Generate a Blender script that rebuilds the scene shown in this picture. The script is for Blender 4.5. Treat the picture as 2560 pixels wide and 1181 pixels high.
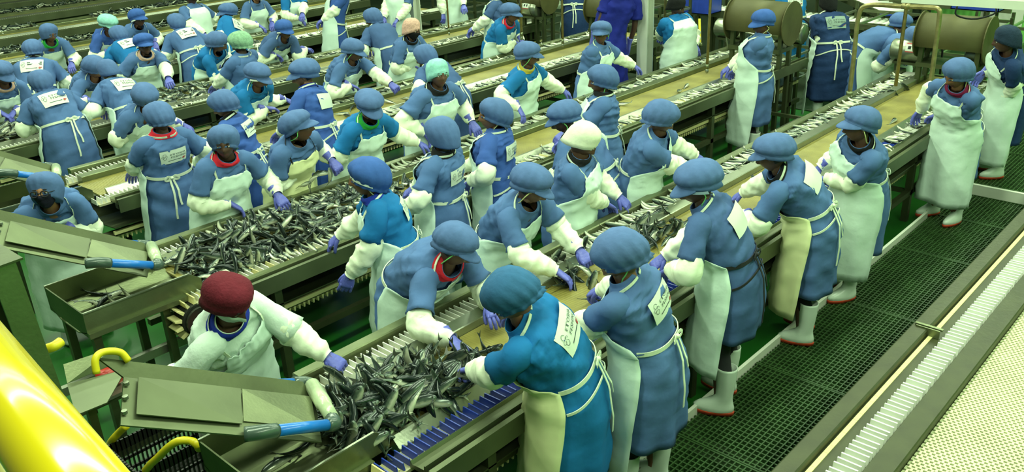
import bpy, math, random
import numpy as np
from mathutils import Matrix, Vector
for o in list(bpy.data.objects): bpy.data.objects.remove(o)
scn = bpy.context.scene
COL = scn.collection
rnd = random.Random(7)
rng = np.random.default_rng(11)
R_ = math.radians
# ------------------------------------------------------------------ camera
FPX = 2177.37; CH = 3.45
YAW, PIT, ROL = R_(43.598), R_(23.6208), R_(2.4943)
_f = np.array([math.cos(YAW)*math.cos(PIT), math.sin(YAW)*math.cos(PIT), -math.sin(PIT)])
_r = np.array([math.sin(YAW), -math.cos(YAW), 0.0]); _d = np.cross(_f, _r)
_rr = math.cos(ROL)*_r + math.sin(ROL)*_d
_dd = -math.sin(ROL)*_r + math.cos(ROL)*_d
CAMM = np.array([_rr, _dd, _f])
cam_d = bpy.data.cameras.new('camera'); cam = bpy.data.objects.new('camera', cam_d); COL.objects.link(cam)
cam_d.sensor_width = 36; cam_d.sensor_fit = 'HORIZONTAL'; cam_d.lens = FPX/2560*36; cam_d.clip_start = .02
cam.matrix_world = Matrix(((_rr[0], -_dd[0], -_f[0], 0), (_rr[1], -_dd[1], -_f[1], 0), (_rr[2], -_dd[2], -_f[2], CH), (0, 0, 0, 1)))
scn.camera = cam
# ------------------------------------------------------------------ world, lights, exposure
scn.view_settings.view_transform = 'Standard'; scn.view_settings.look = 'None'
scn.view_settings.gamma = 1; scn.view_settings.use_curve_mapping = False
scn.view_settings.exposure = -0.1
w = bpy.data.worlds.new('world'); scn.world = w; w.use_nodes = True
w.node_tree.nodes['Background'].inputs[0].default_value = (0.52, 0.72, 0.42, 1)
w.node_tree.nodes['Background'].inputs[1].default_value = 0.13
LIGHT_COL = (0.80, 1.0, 0.68)
for i, y in enumerate((-1.6, 2.6, 6.8, 11.2, 15.6)):
    for x, ln in ((3.0, 7.0), (11.5, 7.0)):
        ld = bpy.data.lights.new('tube_row', 'AREA'); ld.shape = 'RECTANGLE'; ld.size = ln; ld.size_y = 0.5
        ld.energy = 400; ld.color = LIGHT_COL
        lo = bpy.data.objects.new('ceiling_tube_light', ld); lo.location = (x, y, 5.6); COL.objects.link(lo)

def ray(px, py): return CAMM.T @ np.array([(px-1280)/FPX, (py-590.5)/FPX, 1.0])
def at(px, py, z):
    d = ray(px, py); return np.array([0, 0, CH]) + d*((z-CH)/d[2])
def atY(px, py, Y):
    d = ray(px, py); return np.array([0, 0, CH]) + d*(Y/d[1])
def atX(px, py, X):
    d = ray(px, py); return np.array([0, 0, CH]) + d*(X/d[0])
# ------------------------------------------------------------------ materials
def lin(c): return tuple(((v/255)/12.92 if v/255 <= .04045 else ((v/255+.055)/1.055)**2.4) for v in c)
MATS = {}
def mat(name, rgb, rough=.6, metal=0., var=.12, scale=6., bump=0., bscale=40., spec=.5, wet=0., coat=0., detail=3., alpha=None, trans=0., emit=0):
    if name in MATS: return MATS[name]
    m = bpy.data.materials.new(name); m.use_nodes = True; nt = m.node_tree; N = nt.nodes; L = nt.links
    b = N['Principled BSDF']; c = lin(rgb)
    tc = N.new('ShaderNodeTexCoord'); nz = N.new('ShaderNodeTexNoise'); nz.inputs['Scale'].default_value = scale; nz.inputs['Detail'].default_value = detail
    L.new(tc.outputs['Object'], nz.inputs['Vector'])
    cr = N.new('ShaderNodeValToRGB'); e = cr.color_ramp.elements
    e[0].position = .3; e[1].position = .7
    e[0].color = tuple(v*(1-var) for v in c)+(1,); e[1].color = tuple(min(1, v*(1+var)) for v in c)+(1,)
    L.new(nz.outputs['Fac'], cr.inputs['Fac']); L.new(cr.outputs['Color'], b.inputs['Base Color'])
    b.inputs['Roughness'].default_value = rough; b.inputs['Metallic'].default_value = metal
    b.inputs['Specular IOR Level'].default_value = spec
    if coat: b.inputs['Coat Weight'].default_value = coat; b.inputs['Coat Roughness'].default_value = .12
    if trans: b.inputs['Transmission Weight'].default_value = trans
    if bump:
        n2 = N.new('ShaderNodeTexNoise'); n2.inputs['Scale'].default_value = bscale; n2.inputs['Detail'].default_value = 4
        L.new(tc.outputs['Object'], n2.inputs['Vector'])
        bp = N.new('ShaderNodeBump'); bp.inputs['Strength'].default_value = bump; bp.inputs['Distance'].default_value = .02
        L.new(n2.outputs['Fac'], bp.inputs['Height']); L.new(bp.outputs['Normal'], b.inputs['Normal'])
    if emit:
        b.inputs['Emission Color'].default_value = c+(1,); b.inputs['Emission Strength'].default_value = emit
    MATS[name] = m; return m
STEEL = mat('brushed_steel', (116, 124, 92), .36, .8, .16, 5, .05, 60)
STEEL_D = mat('dull_steel', (82, 90, 62), .45, .75, .2, 4, .06, 50)
STEEL_L = mat('bright_steel', (150, 156, 136), .30, .8, .12, 5, .04, 60)
STEEL_P = mat('worn_sheet_steel', (98, 106, 78), .40, .7, .18, 2.5, .08, 12)
BROWN = mat('brown_wet_ledge', (56, 60, 32), .5, .15, .18, 8, .1, 30)
WHITE_P = mat('white_plastic', (222, 224, 214), .45, 0, .05, 8)
CREAM_P = mat('cream_plastic', (216, 208, 150), .5, 0, .08, 8)
BLUE_P = mat('blue_plastic', (38, 62, 160), .35, 0, .12, 12)
LANE = mat('pale_lane_belt', (176, 172, 138), .5, 0, .15, 12)
BELT = None
GREENF = mat('green_floor_paint', (30, 94, 30), .3, 0, .28, 1.6, .06, 6, detail=6)
GREENW = mat('green_wall_paint', (120, 200, 96), .5, 0, .06, 1.2)
DARK = mat('dark_gap', (26, 30, 22), .7, .1, .2, 5)
GRATE = mat('dark_grating', (46, 74, 36), .4, .1, .3, 9)
WHITE_M = mat('white_painted_steel', (206, 212, 196), .5, 0, .08, 4)
YELLOW = mat('yellow_enamel', (236, 214, 22), .22, 0, .05, 3, coat=.6)
YELLOW_H = mat('yellow_hose', (214, 196, 28), .4, 0, .1, 6)
BLUEPIPE = mat('blue_plastic_pipe', (26, 112, 206), .3, 0, .07, 6, coat=.3)
GREYPVC = mat('grey_pvc', (62, 80, 72), .3, 0, .1, 8, coat=.4)
CLEAR = mat('cloudy_plastic_pipe', (176, 190, 156), .2, 0, .15, 14, .1, 30)
RED_V = mat('red_cast_motor', (170, 44, 34), .4, 0, .15, 10)
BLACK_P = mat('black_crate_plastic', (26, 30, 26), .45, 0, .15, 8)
RUSTPIPE = mat('brass_stained_pipe', (150, 140, 96), .38, .7, .25, 14, .1, 40)
REDLAB = mat('red_print', (168, 74, 70), .6)
INK = mat('dark_print', (64, 76, 76), .6)
# smock colours
SM = {'b': mat('steel_blue_cotton', (76, 106, 156), .85, 0, .1, 5, .32, 9, spec=.25),
      'd': mat('slate_blue_cotton', (66, 92, 138), .85, 0, .1, 5, .32, 9, spec=.25),
      'c': mat('cyan_blue_cotton', (24, 106, 168), .85, 0, .1, 5, .32, 9, spec=.25),
      'r': mat('royal_blue_cotton', (54, 86, 158), .85, 0, .1, 5, .32, 9, spec=.25),
      'n': mat('navy_blue_cotton', (30, 54, 96), .85, 0, .12, 5, .25, 26, spec=.25),
      'o': mat('ultramarine_overall_cotton', (24, 34, 126), .85, 0, .12, 5, .25, 26, spec=.25),
      'w': mat('white_coat_cotton', (206, 222, 212), .8, 0, .05, 5, .25, 26, spec=.25)}
CAPM = {'b': mat('blue_cap_cotton', (80, 106, 154), .85, 0, .12, 14, .18, 30, spec=.2),
        'r': mat('royal_cap_cotton', (56, 90, 160), .85, 0, .12, 14, .18, 30, spec=.2),
        't': mat('teal_blue_cap_cotton', (50, 94, 136), .85, 0, .12, 14, .18, 30, spec=.2),
        'g': mat('mint_cap_cloth', (140, 196, 190), .85, 0, .14, 20, .3, 40, spec=.2),
        'h': mat('green_net_cap', (132, 170, 140), .85, 0, .2, 40, .3, 60, spec=.2),
        'w': mat('white_knit_hat', (226, 230, 206), .9, 0, .06, 30, .12, 60, spec=.2),
        'm': mat('maroon_beret_cloth', (98, 28, 42), .9, 0, .12, 20, .3, 80, spec=.2),
        'p': mat('pink_hair_net', (206, 164, 150), .85, 0, .2, 60, .4, 60, spec=.2),
        'n': mat('dark_navy_cap', (36, 52, 72), .9, 0, .15, 20, .3, 60, spec=.2),
        'k': mat('black_knit_hat', (26, 28, 28), .9, 0, .2, 20, .3, 60, spec=.2)}
APRON = mat('white_pvc_apron', (204, 226, 214), .38, 0, .05, 4, .3, 9)
APRON_Y = mat('yellowed_pvc_apron', (220, 224, 172), .4, 0, .1, 3, .12, 9)
SLEEVE = mat('white_arm_cover_film', (232, 240, 216), .42, 0, .04, 6, .35, 10)
TIE = mat('white_cotton_tape', (214, 224, 200), .8, 0, .06, 20)
TIE_K = mat('black_cotton_tape', (24, 26, 30), .8, 0, .1, 20)
GLOVE = mat('lavender_blue_nitrile', (92, 98, 190), .42, 0, .08, 20, .2, 60)
BOOT = mat('white_rubber_boot', (206, 222, 206), .35, 0, .05, 6, coat=.2)
SOLE = mat('red_rubber_sole', (190, 66, 34), .6, 0, .1, 10)
TROUS = mat('black_trousers', (22, 24, 28), .85, 0, .15, 8)
LABEL_M = mat('pale_back_label', (208, 218, 202), .7, 0, .04, 10)
LABEL_N = mat('worn_grey_label', (120, 142, 132), .7, 0, .1, 20)
SKINS = [mat('skin_deep', (76, 52, 40), .5, 0, .1, 10, spec=.4), mat('skin_dark', (92, 64, 48), .5, 0, .1, 10, spec=.4), mat('skin_brown', (120, 84, 60), .5, 0, .1, 10, spec=.4), mat('skin_light_brown', (158, 112, 78), .5, 0, .08, 10, spec=.4)]
HAIR = mat('black_hair', (18, 17, 16), .7, 0, .2, 60)
LIPS = mat('lips', (96, 52, 46), .45)
EYEW = mat('eye_white', (206, 204, 190), .3)
EYED = mat('eye_iris', (20, 16, 14), .2)
def cloth(name, rgb): return mat(name, rgb, .85, 0, .1, 14, .2, 50, spec=.2)
# ------------------------------------------------------------------ mesh helpers
def mk(name, V, F, mats, parent=None, mi=None, smooth=True, loc=None, link=True):
    me = bpy.data.meshes.new(name)
    V = np.asarray(V, float)
    me.from_pydata(V.tolist(), [], [list(map(int, f)) for f in F])
    if not isinstance(mats, (list, tuple)): mats = [mats]
    for m in mats: me.materials.append(m)
    if mi is not None: me.polygons.foreach_set('material_index', np.asarray(mi, np.int32))
    if smooth: me.polygons.foreach_set('use_smooth', np.ones(len(me.polygons), bool))
    me.update()
    o = bpy.data.objects.new(name, me); COL.objects.link(o)
    if parent is not None: o.parent = parent
    if loc is not None: o.location = loc
    return o
def inst(name, me, parent=None, M=None):
    o = bpy.data.objects.new(name, me); COL.objects.link(o)
    if parent is not None: o.parent = parent
    if M is not None: o.matrix_local = M
    return o
def empty(name, loc=(0, 0, 0)):
    o = bpy.data.objects.new(name, None); o.location = loc; o.empty_display_size = .1; COL.objects.link(o); return o
def tag(o, label=None, cat=None, group=None, kind=None):
    if label: o['label'] = label
    if cat: o['category'] = cat
    if group: o['group'] = group
    if kind: o['kind'] = kind
    return o
class MB:
    def __init__(s): s.v = []; s.f = []; s.m = []; s.n = 0
    def add(s, V, F, m=0):
        V = np.asarray(V, float); s.v.append(V); s.f += [[int(i)+s.n for i in f] for f in F]; s.m += [m]*len(F); s.n += len(V); return s
    def box(s, x0, x1, y0, y1, z0, z1, m=0):
        V = [(x, y, z) for x in (x0, x1) for y in (y0, y1) for z in (z0, z1)]
        return s.add(V, [(0, 1, 3, 2), (4, 6, 7, 5), (0, 4, 5, 1), (2, 3, 7, 6), (0, 2, 6, 4), (1, 5, 7, 3)], m)
    def hexa(s, P, m=0):   # 8 points: bottom 4 ccw, top 4 ccw
        return s.add(P, [(3, 2, 1, 0), (4, 5, 6, 7), (0, 1, 5, 4), (1, 2, 6, 5), (2, 3, 7, 6), (3, 0, 4, 7)], m)
    def plate(s, q, th, m=0):  # quad with thickness
        q = np.asarray(q, float); n = np.cross(q[1]-q[0], q[3]-q[0]); n /= np.linalg.norm(n)
        return s.hexa(np.vstack([q-n*th/2, q+n*th/2]), m)
    def bar(s, p, q, wdt, h=None, m=0):
        p = np.asarray(p, float); q = np.asarray(q, float); d = q-p; d /= np.linalg.norm(d)
        u = np.cross(d, (0, 0, 1)) if abs(d[2]) < .95 else np.cross(d, (0, 1, 0)); u /= np.linalg.norm(u); v = np.cross(u, d); h = h or wdt
        P = [p+a*u*wdt/2+b*v*h/2 for a, b in ((-1, -1), (1, -1), (1, 1), (-1, 1))]+[q+a*u*wdt/2+b*v*h/2 for a, b in ((-1, -1), (1, -1), (1, 1), (-1, 1))]
        return s.hexa(P, m)
    def tube(s, path, rad, n=10, m=0, caps=True):
        V, F = tube(path, rad, n, caps); return s.add(V, F, m)
    def ext(s, prof, x0, x1, m=0, closed=True):   # extrude a YZ profile along X
        k = len(prof); V = [(x0, y, z) for y, z in prof]+[(x1, y, z) for y, z in prof]
        F = [(i, (i+1) % k, k+(i+1) % k, k+i) for i in range(k if closed else k-1)]
        if closed: F += [tuple(range(k-1, -1, -1)), tuple(range(k, 2*k))]
        return s.add(V, F, m)
    def build(s, name, mats, parent=None, smooth=False, loc=None):
        return mk(name, np.vstack(s.v), s.f, mats, parent, s.m, smooth, loc)
def loft(rings, closed=True, caps=True):
    r = np.asarray(rings, float); n, k = r.shape[:2]; V = r.reshape(-1, 3); F = []
    for i in range(n-1):
        for j in range(k if closed else k-1):
            F.append((i*k+j, i*k+(j+1) % k, (i+1)*k+(j+1) % k, (i+1)*k+j))
    if closed and caps:
        V = np.vstack([V, r[0].mean(0), r[-1].mean(0)]); a = n*k
        F += [(a, (j+1) % k, j) for j in range(k)]+[(a+1, (n-1)*k+j, (n-1)*k+(j+1) % k) for j in range(k)]
    return V, F
def frames(path):
    P = np.asarray(path, float); T = np.gradient(P, axis=0); T /= np.linalg.norm(T, axis=1)[:, None]+1e-12
    u = np.cross(T[0], (0, 0, 1)); u = np.cross(T[0], (1, 0, 0)) if np.linalg.norm(u) < .2 else u; u /= np.linalg.norm(u); U = []
    for t in T:
        u = u-t*(u@t); u /= np.linalg.norm(u); U.append(u)
    U = np.array(U); return P, T, U, np.cross(T, U)
def tube(path, rad, n=10, caps=True, flat=1.0):
    P, T, U, W = frames(path); rad = np.broadcast_to(np.asarray(rad, float), (len(P),)); th = np.arange(n)*2*math.pi/n
    rings = P[:, None]+rad[:, None, None]*(np.cos(th)[None, :, None]*U[:, None]+flat*np.sin(th)[None, :, None]*W[:, None])
    return loft(rings, True, caps)
def ribbon(P, nrm, wd, th=.004):
    P, T, _, _ = frames(P); nrm = np.asarray(nrm, float); S = np.cross(T, nrm); S /= np.linalg.norm(S, axis=1)[:, None]+1e-9
    r = np.stack([P-S*wd/2-nrm*th/2, P+S*wd/2-nrm*th/2, P+S*wd/2+nrm*th/2, P-S*wd/2+nrm*th/2], 1)
    return loft(r)
def spline(pts, n=16):
    P = np.asarray(pts, float); k = len(P)
    if k < 3: return np.array([P[0]+(P[-1]-P[0])*t for t in np.linspace(0, 1, n)])
    Q = np.vstack([2*P[0]-P[1], P, 2*P[-1]-P[-2]]); out = []
    for t in np.linspace(0, k-1, n):
        i = min(int(t), k-2); u = t-i; a, b, c, d = Q[i:i+4]
        out.append(.5*((2*b)+(c-a)*u+(2*a-5*b+4*c-d)*u*u+(3*b-a-3*c+d)*u**3))
    return np.array(out)
def norm(v): v = np.asarray(v, float); return v/(np.linalg.norm(v)+1e-12)
def wrinkle(P, seed, freq, amp, ridge=False, n=5):
    g = np.random.default_rng(seed); out = 0
    for i in range(n):
        k = g.normal(size=3)*freq*(1+.5*i); s = np.sin(P@k+g.uniform(0, 6.28))
        out = out+(1-2*np.abs(s) if ridge else s)/(1+.4*i)
    return amp*out/n**.5
# ------------------------------------------------------------------ setting
floor = mk('floor', [(-2, -4, 0), (24, -4, 0), (24, 30, 0), (-2, 30, 0)], [(0, 1, 2, 3)], GREENF, smooth=False); floor['kind'] = 'structure'
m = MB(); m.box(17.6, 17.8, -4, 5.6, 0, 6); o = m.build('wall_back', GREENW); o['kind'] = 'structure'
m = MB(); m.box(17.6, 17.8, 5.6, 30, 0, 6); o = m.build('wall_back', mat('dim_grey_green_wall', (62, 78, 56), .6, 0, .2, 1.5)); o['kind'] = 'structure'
m = MB(); m.box(-2, 24, 29.8, 30, 0, 6); o = m.build('wall_left', GREENW); o['kind'] = 'structure'
m = MB(); m.box(-2, 24, -4.2, -4, 0, 6); o = m.build('wall_right', GREENW); o['kind'] = 'structure'
m = MB(); m.box(-2, 24, -4, 30, 6.0, 6.15); o = m.build('ceiling', mat('grey_ceiling_panel', (70, 74, 66), .8)); o['kind'] = 'structure'
def column(x, y, label):
    t = tag(empty('steel_column', (x, y, 0)), label, 'column')
    m = MB(); m.box(-.065, .065, -.006, .006, 0, 5.9).build('web', WHITE_M, t)
    for s in (-1, 1):
        MB().box(s*.07-.008, s*.07+.008, -.08, .08, 0, 5.9).build('flange', WHITE_M, t)
    MB().box(-.12, .12, -.12, .12, 0, .015).build('base_plate', WHITE_M, t)
    return t
p = atY(1608, 168, 6.66); column(p[0]+.12, 6.72, 'tall white painted steel column behind the second sorting line')
p = at(1062, 72, .88); column(p[0]+.1, p[1]+.35, 'white painted steel column at the top of the photo left of centre')

# belt material: tan modular belt, fine cross ribs
def belt_mat():
    m = bpy.data.materials.new('tan_modular_belt'); m.use_nodes = True; nt = m.node_tree; N = nt.nodes; L = nt.links; b = N['Principled BSDF']
    tc = N.new('ShaderNodeTexCoord'); nz = N.new('ShaderNodeTexNoise'); nz.inputs['Scale'].default_value = 4; nz.inputs['Detail'].default_value = 6
    L.new(tc.outputs['Object'], nz.inputs['Vector'])
    cr = N.new('ShaderNodeValToRGB'); e = cr.color_ramp.elements; e[0].position = .3; e[1].position = .75
    e[0].color = lin((112, 104, 50))+(1,); e[1].color = lin((152, 142, 74))+(1,)
    L.new(nz.outputs['Fac'], cr.inputs['Fac']); L.new(cr.outputs['Color'], b.inputs['Base Color'])
    wv = N.new('ShaderNodeTexWave'); wv.inputs['Scale'].default_value = 16; wv.inputs['Distortion'].default_value = .6; wv.inputs['Detail'].default_value = 1
    L.new(tc.outputs['Object'], wv.inputs['Vector'])
    bp = N.new('ShaderNodeBump'); bp.inputs['Strength'].default_value = .5; bp.inputs['Distance'].default_value = .004
    L.new(wv.outputs['Fac'], bp.inputs['Height']); L.new(bp.outputs['Normal'], b.inputs['Normal'])
    b.inputs['Roughness'].default_value = .45
    return m
BELT = belt_mat()
PALEBELT = mat('pale_modular_belt', (210, 212, 170), .5, 0, .14, 5, detail=5)
PITCH = 2.385
def N0(r): return 2.567+PITCH*(r-1)
def flight_mesh(name, w0, mat_, h=.045, th=.010):
    m = MB(); m.hexa([(-th/2, 0, 0), (th/2, 0, 0), (th/2, w0, 0), (-th/2, w0, 0), (-th*.3, .004, h), (th*.3, .004, h), (th*.3, w0-.004, h*1.0), (-th*.3, w0-.004, h*1.0)])
    me = bpy.data.meshes.new(name); me.from_pydata(np.vstack(m.v).tolist(), [], m.f); me.materials.append(mat_); return me
FL_WHITE = flight_mesh('flight', .165, WHITE_P); FL_TALL = flight_mesh('flight', .118, WHITE_P, .075, .014); FL_BLUE = flight_mesh('flight', .118, BLUE_P); FL_CREAM = flight_mesh('flight', .118, CREAM_P); FL_NEARW = flight_mesh('flight', .118, WHITE_P)
FP = .0415
LANE_SLOTS = {}
def conveyor(r, x0, x1, label, nf=150, near='w', detail=True):
    n = N0(r); t = tag(empty('sorting_conveyor', (0, n, 0)), label, 'conveyor', None)
    def B(name, mt, *boxes):
        m = MB()
        for b in boxes: m.box(*b)
        return m.build(name, mt, t)
    z0_ = r == 0; ax, bx_, cx_, dx_, ex_ = (.75, .865, .990, .985, 1.075) if z0_ else (.795, .905, 1.075, 1.066, 1.088)
    B('central_belt', BELT if r else mat('belt_gap', (112, 118, 84), .6), (x0+.05, x1, .318, ax-.003, .815, .832))
    MB().ext([(ax, .79), (bx_, .79), (bx_, .872), (bx_-.007, .886), (ax+.005, .886), (ax, .880)], x0+.1, x1).build('far_divider', (BROWN if r == 0 else STEEL_L) if r < 2 else STEEL, t)
    MB().ext([(.243, .80), (.243, .832), (.298, .884), (.314, .886), (.314, .80)], x0+.1, x1).build('near_divider', STEEL_L, t)
    B('lane_belt', WHITE_P if r == 0 else LANE, (x0, x1, bx_, cx_, .80, .818)); B('lane_belt', LANE, (x0-.05, x1, .112, .243, .80, .818))
    B('brown_ledge', BROWN, (x0-.25, x1, dx_, ex_+.004, .80, .848))
    MB().ext([(ex_, .815), (1.166, .815), (1.166, .885), (1.158, .892), (ex_+.008, .892), (ex_, .885)], x0+.12, x1).build('far_rail', STEEL if r else BROWN, t)
    MB().ext([(0, .83), (.10, .83), (.112, .818), (.112, .862), (.104, .866), (.094, .850), (.06, .856), (.012, .860), (.010, .884), (0, .886)], x0+.05, x1).build('near_rail', STEEL if r > 1 else STEEL_P, t)
    MB().ext([(-.052, .752), (-.046, .752), (-.046, .862), (-.026, .862), (-.026, .820), (-.02, .820), (-.02, .872), (-.052, .872)], x0+.05, x1).build('near_skirt', STEEL_P, t)
    B('gap_strip', DARK, (x0+.05, x1, -.022, .03, .78, .83))
    MB().ext([(1.15, .70), (1.166, .70), (1.166, .815), (1.15, .815)], x0, x1).build('far_skirt', STEEL_P, t)
    MB().ext([(.02, .60), (.56, .54), (1.12, .60), (1.12, .61), (.56, .55), (.02, .61)], x0, x1).build('drip_tray', STEEL_D, t)
    B('return_belt', BROWN, (x0-.1, x1, .10, .235, .50, .515)); B('tan_strip', CREAM_P if r > 1 else BROWN, (x0, x1, .06, .085, .53, .56))
    B('frame_tube', STEEL_D, (x0, x1, .02, .07, .28, .33)); B('frame_tube', STEEL_D, (x0, x1, 1.08, 1.13, .28, .33))
    # teeth of the return run hang down
    nteeth = int((x1-x0)/FP)
    m = MB()
    for i in range(0, nteeth):
        x = x0+i*FP; m.hexa([(x-.004, .11, .455), (x+.004, .11, .455), (x+.004, .225, .455), (x-.004, .225, .455), (x-.012, .11, .50), (x+.012, .11, .50), (x+.012, .225, .50), (x-.012, .225, .50)])
    m.build('return_flights', CREAM_P if r else WHITE_P, t)['kind'] = 'stuff'
    k = 0; x = x0+.5
    while x < x1:
        for y in (.02, 1.07):
            B('leg', STEEL_D, (x-.03, x+.03, y, y+.06, 0, .80)); 
        B('cross_tube', STEEL_D, (x-.02, x+.02, .07, 1.07, .285, .325))
        x += 1.95
    # flights
    ntot = int((x1-x0)/FP)
    fm = {'w': FL_NEARW, 'b': FL_BLUE, 'c': FL_CREAM}[near]
    for lane, y, me, xs in (('far', .908, FL_WHITE, x0+.02), ('near', .120, fm, x0-.06)):
        if r == 0 and lane == 'near': continue
        s = 0 if r else 28
        for i in range(s, min(s+nf, ntot)):
            o = inst('flight', FL_TALL if r == 0 else me if not (near == 'c' and lane == 'near' and i % 3 != 0) else FL_NEARW, t); o.location = (xs+i*FP, y-(.040 if r == 0 else 0), .817); o.rotation_euler = (0, rnd.gauss(-.06, .05), rnd.gauss(0, .02))
        if s+nf < ntot:
            m = MB(); w0 = .165 if lane == 'far' else .118
            for i in range(s+nf, ntot):
                x = xs+i*FP; m.hexa([(x-.005, y, .817), (x+.005, y, .817), (x+.005, y+w0, .817), (x-.005, y+w0, .817), (x-.003, y, .861), (x+.003, y, .861), (x+.003, y+w0, .861), (x-.003, y+w0, .861)])
            m.build('distant_flights', WHITE_P, t)['kind'] = 'stuff'
    return t
XS = {0: 1.5, 1: 2.0, 2: 2.32, 3: 2.72, 4: 2.6, 5: 2.6, 6: 2.6, 7: 2.6, 8: 2.6, 9: 2.6, 10: 4, 11: 4, 12: 5}
ROWN = {0: 'pale conveyor cut off by the right-hand bottom corner, with bright white cleats', 1: 'nearest full sorting conveyor with tan belt and blue cleats on its near edge', 2: 'second tan sorting conveyor, the one with the long fish heap behind the maroon beret',
        3: 'third tan sorting conveyor, behind the woman with the red collar', 4: 'fourth tan sorting conveyor with a fish heap at the left photo edge', 5: 'fifth sorting conveyor, behind the man with the white-trimmed cap', 6: 'sixth sorting conveyor, with dark fish heaps and nobody in front of its left end',
        7: 'seventh sorting conveyor, third from the top left corner', 8: 'eighth sorting conveyor, second from the top left corner', 9: 'sorting conveyor at the very top left corner', 10: 'dim sorting conveyor beyond the top left corner, second from the end', 11: 'dim sorting conveyor beyond the top left corner, next to last', 12: 'last dim sorting conveyor before the left wall'}
for r in range(13):
    conveyor(r, XS[r], 10.9 if r in (1, 2) else (9.5 if r == 0 else 11.3), ROWN[r], 150 if 0 < r < 3 else (175 if r == 0 else (120 if r == 3 else 0)), {0: 'w', 1: 'b', 2: 'c'}.get(r, 'w'))
# nearest pale belt: real ribs and links
row0 = [o for o in COL.objects if o.name == 'sorting_conveyor'][0]
m = MB()
x = 2.7; i = 0
while x < 9.45:
    m.box(x, x+.0075, .32, .747, .832, .8385)
    for j in range(17):
        y = .325+j*.025+(0.0125 if i % 2 else 0)
        m.box(x+.0075, x+.021, y, y+.010, .832, .8375)
    x += .021; i += 1
m.build('belt_links', PALEBELT, row0)['kind'] = 'stuff'
# measuring strip and clip on the brown rail
for i in range(64):
    xx = 2.75+i*.066
    if abs(xx-4.72) < .05: continue
    MB().box(xx, xx+.0645, 1.043, 1.066, .848, .8535).build('wear_strip_segment', CREAM_P, row0)
MB().box(4.715, 4.735, 1.0, 1.15, .893, .905).build('rail_clip', STEEL, row0); MB().box(4.70, 4.71, 1.01, 1.14, .85, .90).build('rail_clip', STEEL, row0)
# ------------------------------------------------------------------ walkway
wk = tag(empty('grating_walkway', (0, 0, 0)), 'dark green plastic grating walkway along the near side of the sorting line', 'walkway')
m = MB(); Y0, Y1 = 1.30, 2.44
SEAM = [2.70, 3.98, 5.05, 6.33, 7.61, 8.60, 9.35]
def grate(L):
    m = MB(); ny = 31; nx = int(L/.040)
    for i in range(ny+1):
        y = Y0+.02+(Y1-Y0-.04)*i/ny; m.box(0, L, y-.004, y+.004, .012, .04)
    for i in range(nx+1):
        x = L*i/nx; m.box(max(0, x-.0045), min(L, x+.0045), Y0, Y1, .008, .036)
    for x in (.006, L-.006): m.box(x-.006, x+.006, Y0, Y1, .008, .042)
    return m
for i in range(len(SEAM)-1):
    o = grate(SEAM[i+1]-SEAM[i]-.006).build('grate_panel', GRATE, wk); o.location = (SEAM[i], 0, 0)
for i in range(5):
    o = grate(1.2).build('grate_panel', GRATE, wk); o.location = (9.42+1.225*i, 0, .10)
MB().box(9.36, 9.40, 1.30, 2.44, 0, .145).build('step_riser', WHITE_M, wk)
MB().box(1.9, 9.36, 2.445, 2.47, 0, .09).build('toe_board', WHITE_M, wk)
MB().box(9.36, 13, 2.445, 2.47, 0, .19).build('toe_board', WHITE_M, wk)
for x in SEAM: MB().box(x-.075, x+.075, 1.32, 2.42, 0, .007).build('support_strip', WHITE_M, wk)
MB().box(2.0, 9.36, 2.365, 2.42, 0, .0065).build('support_strip', WHITE_M, wk)
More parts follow.
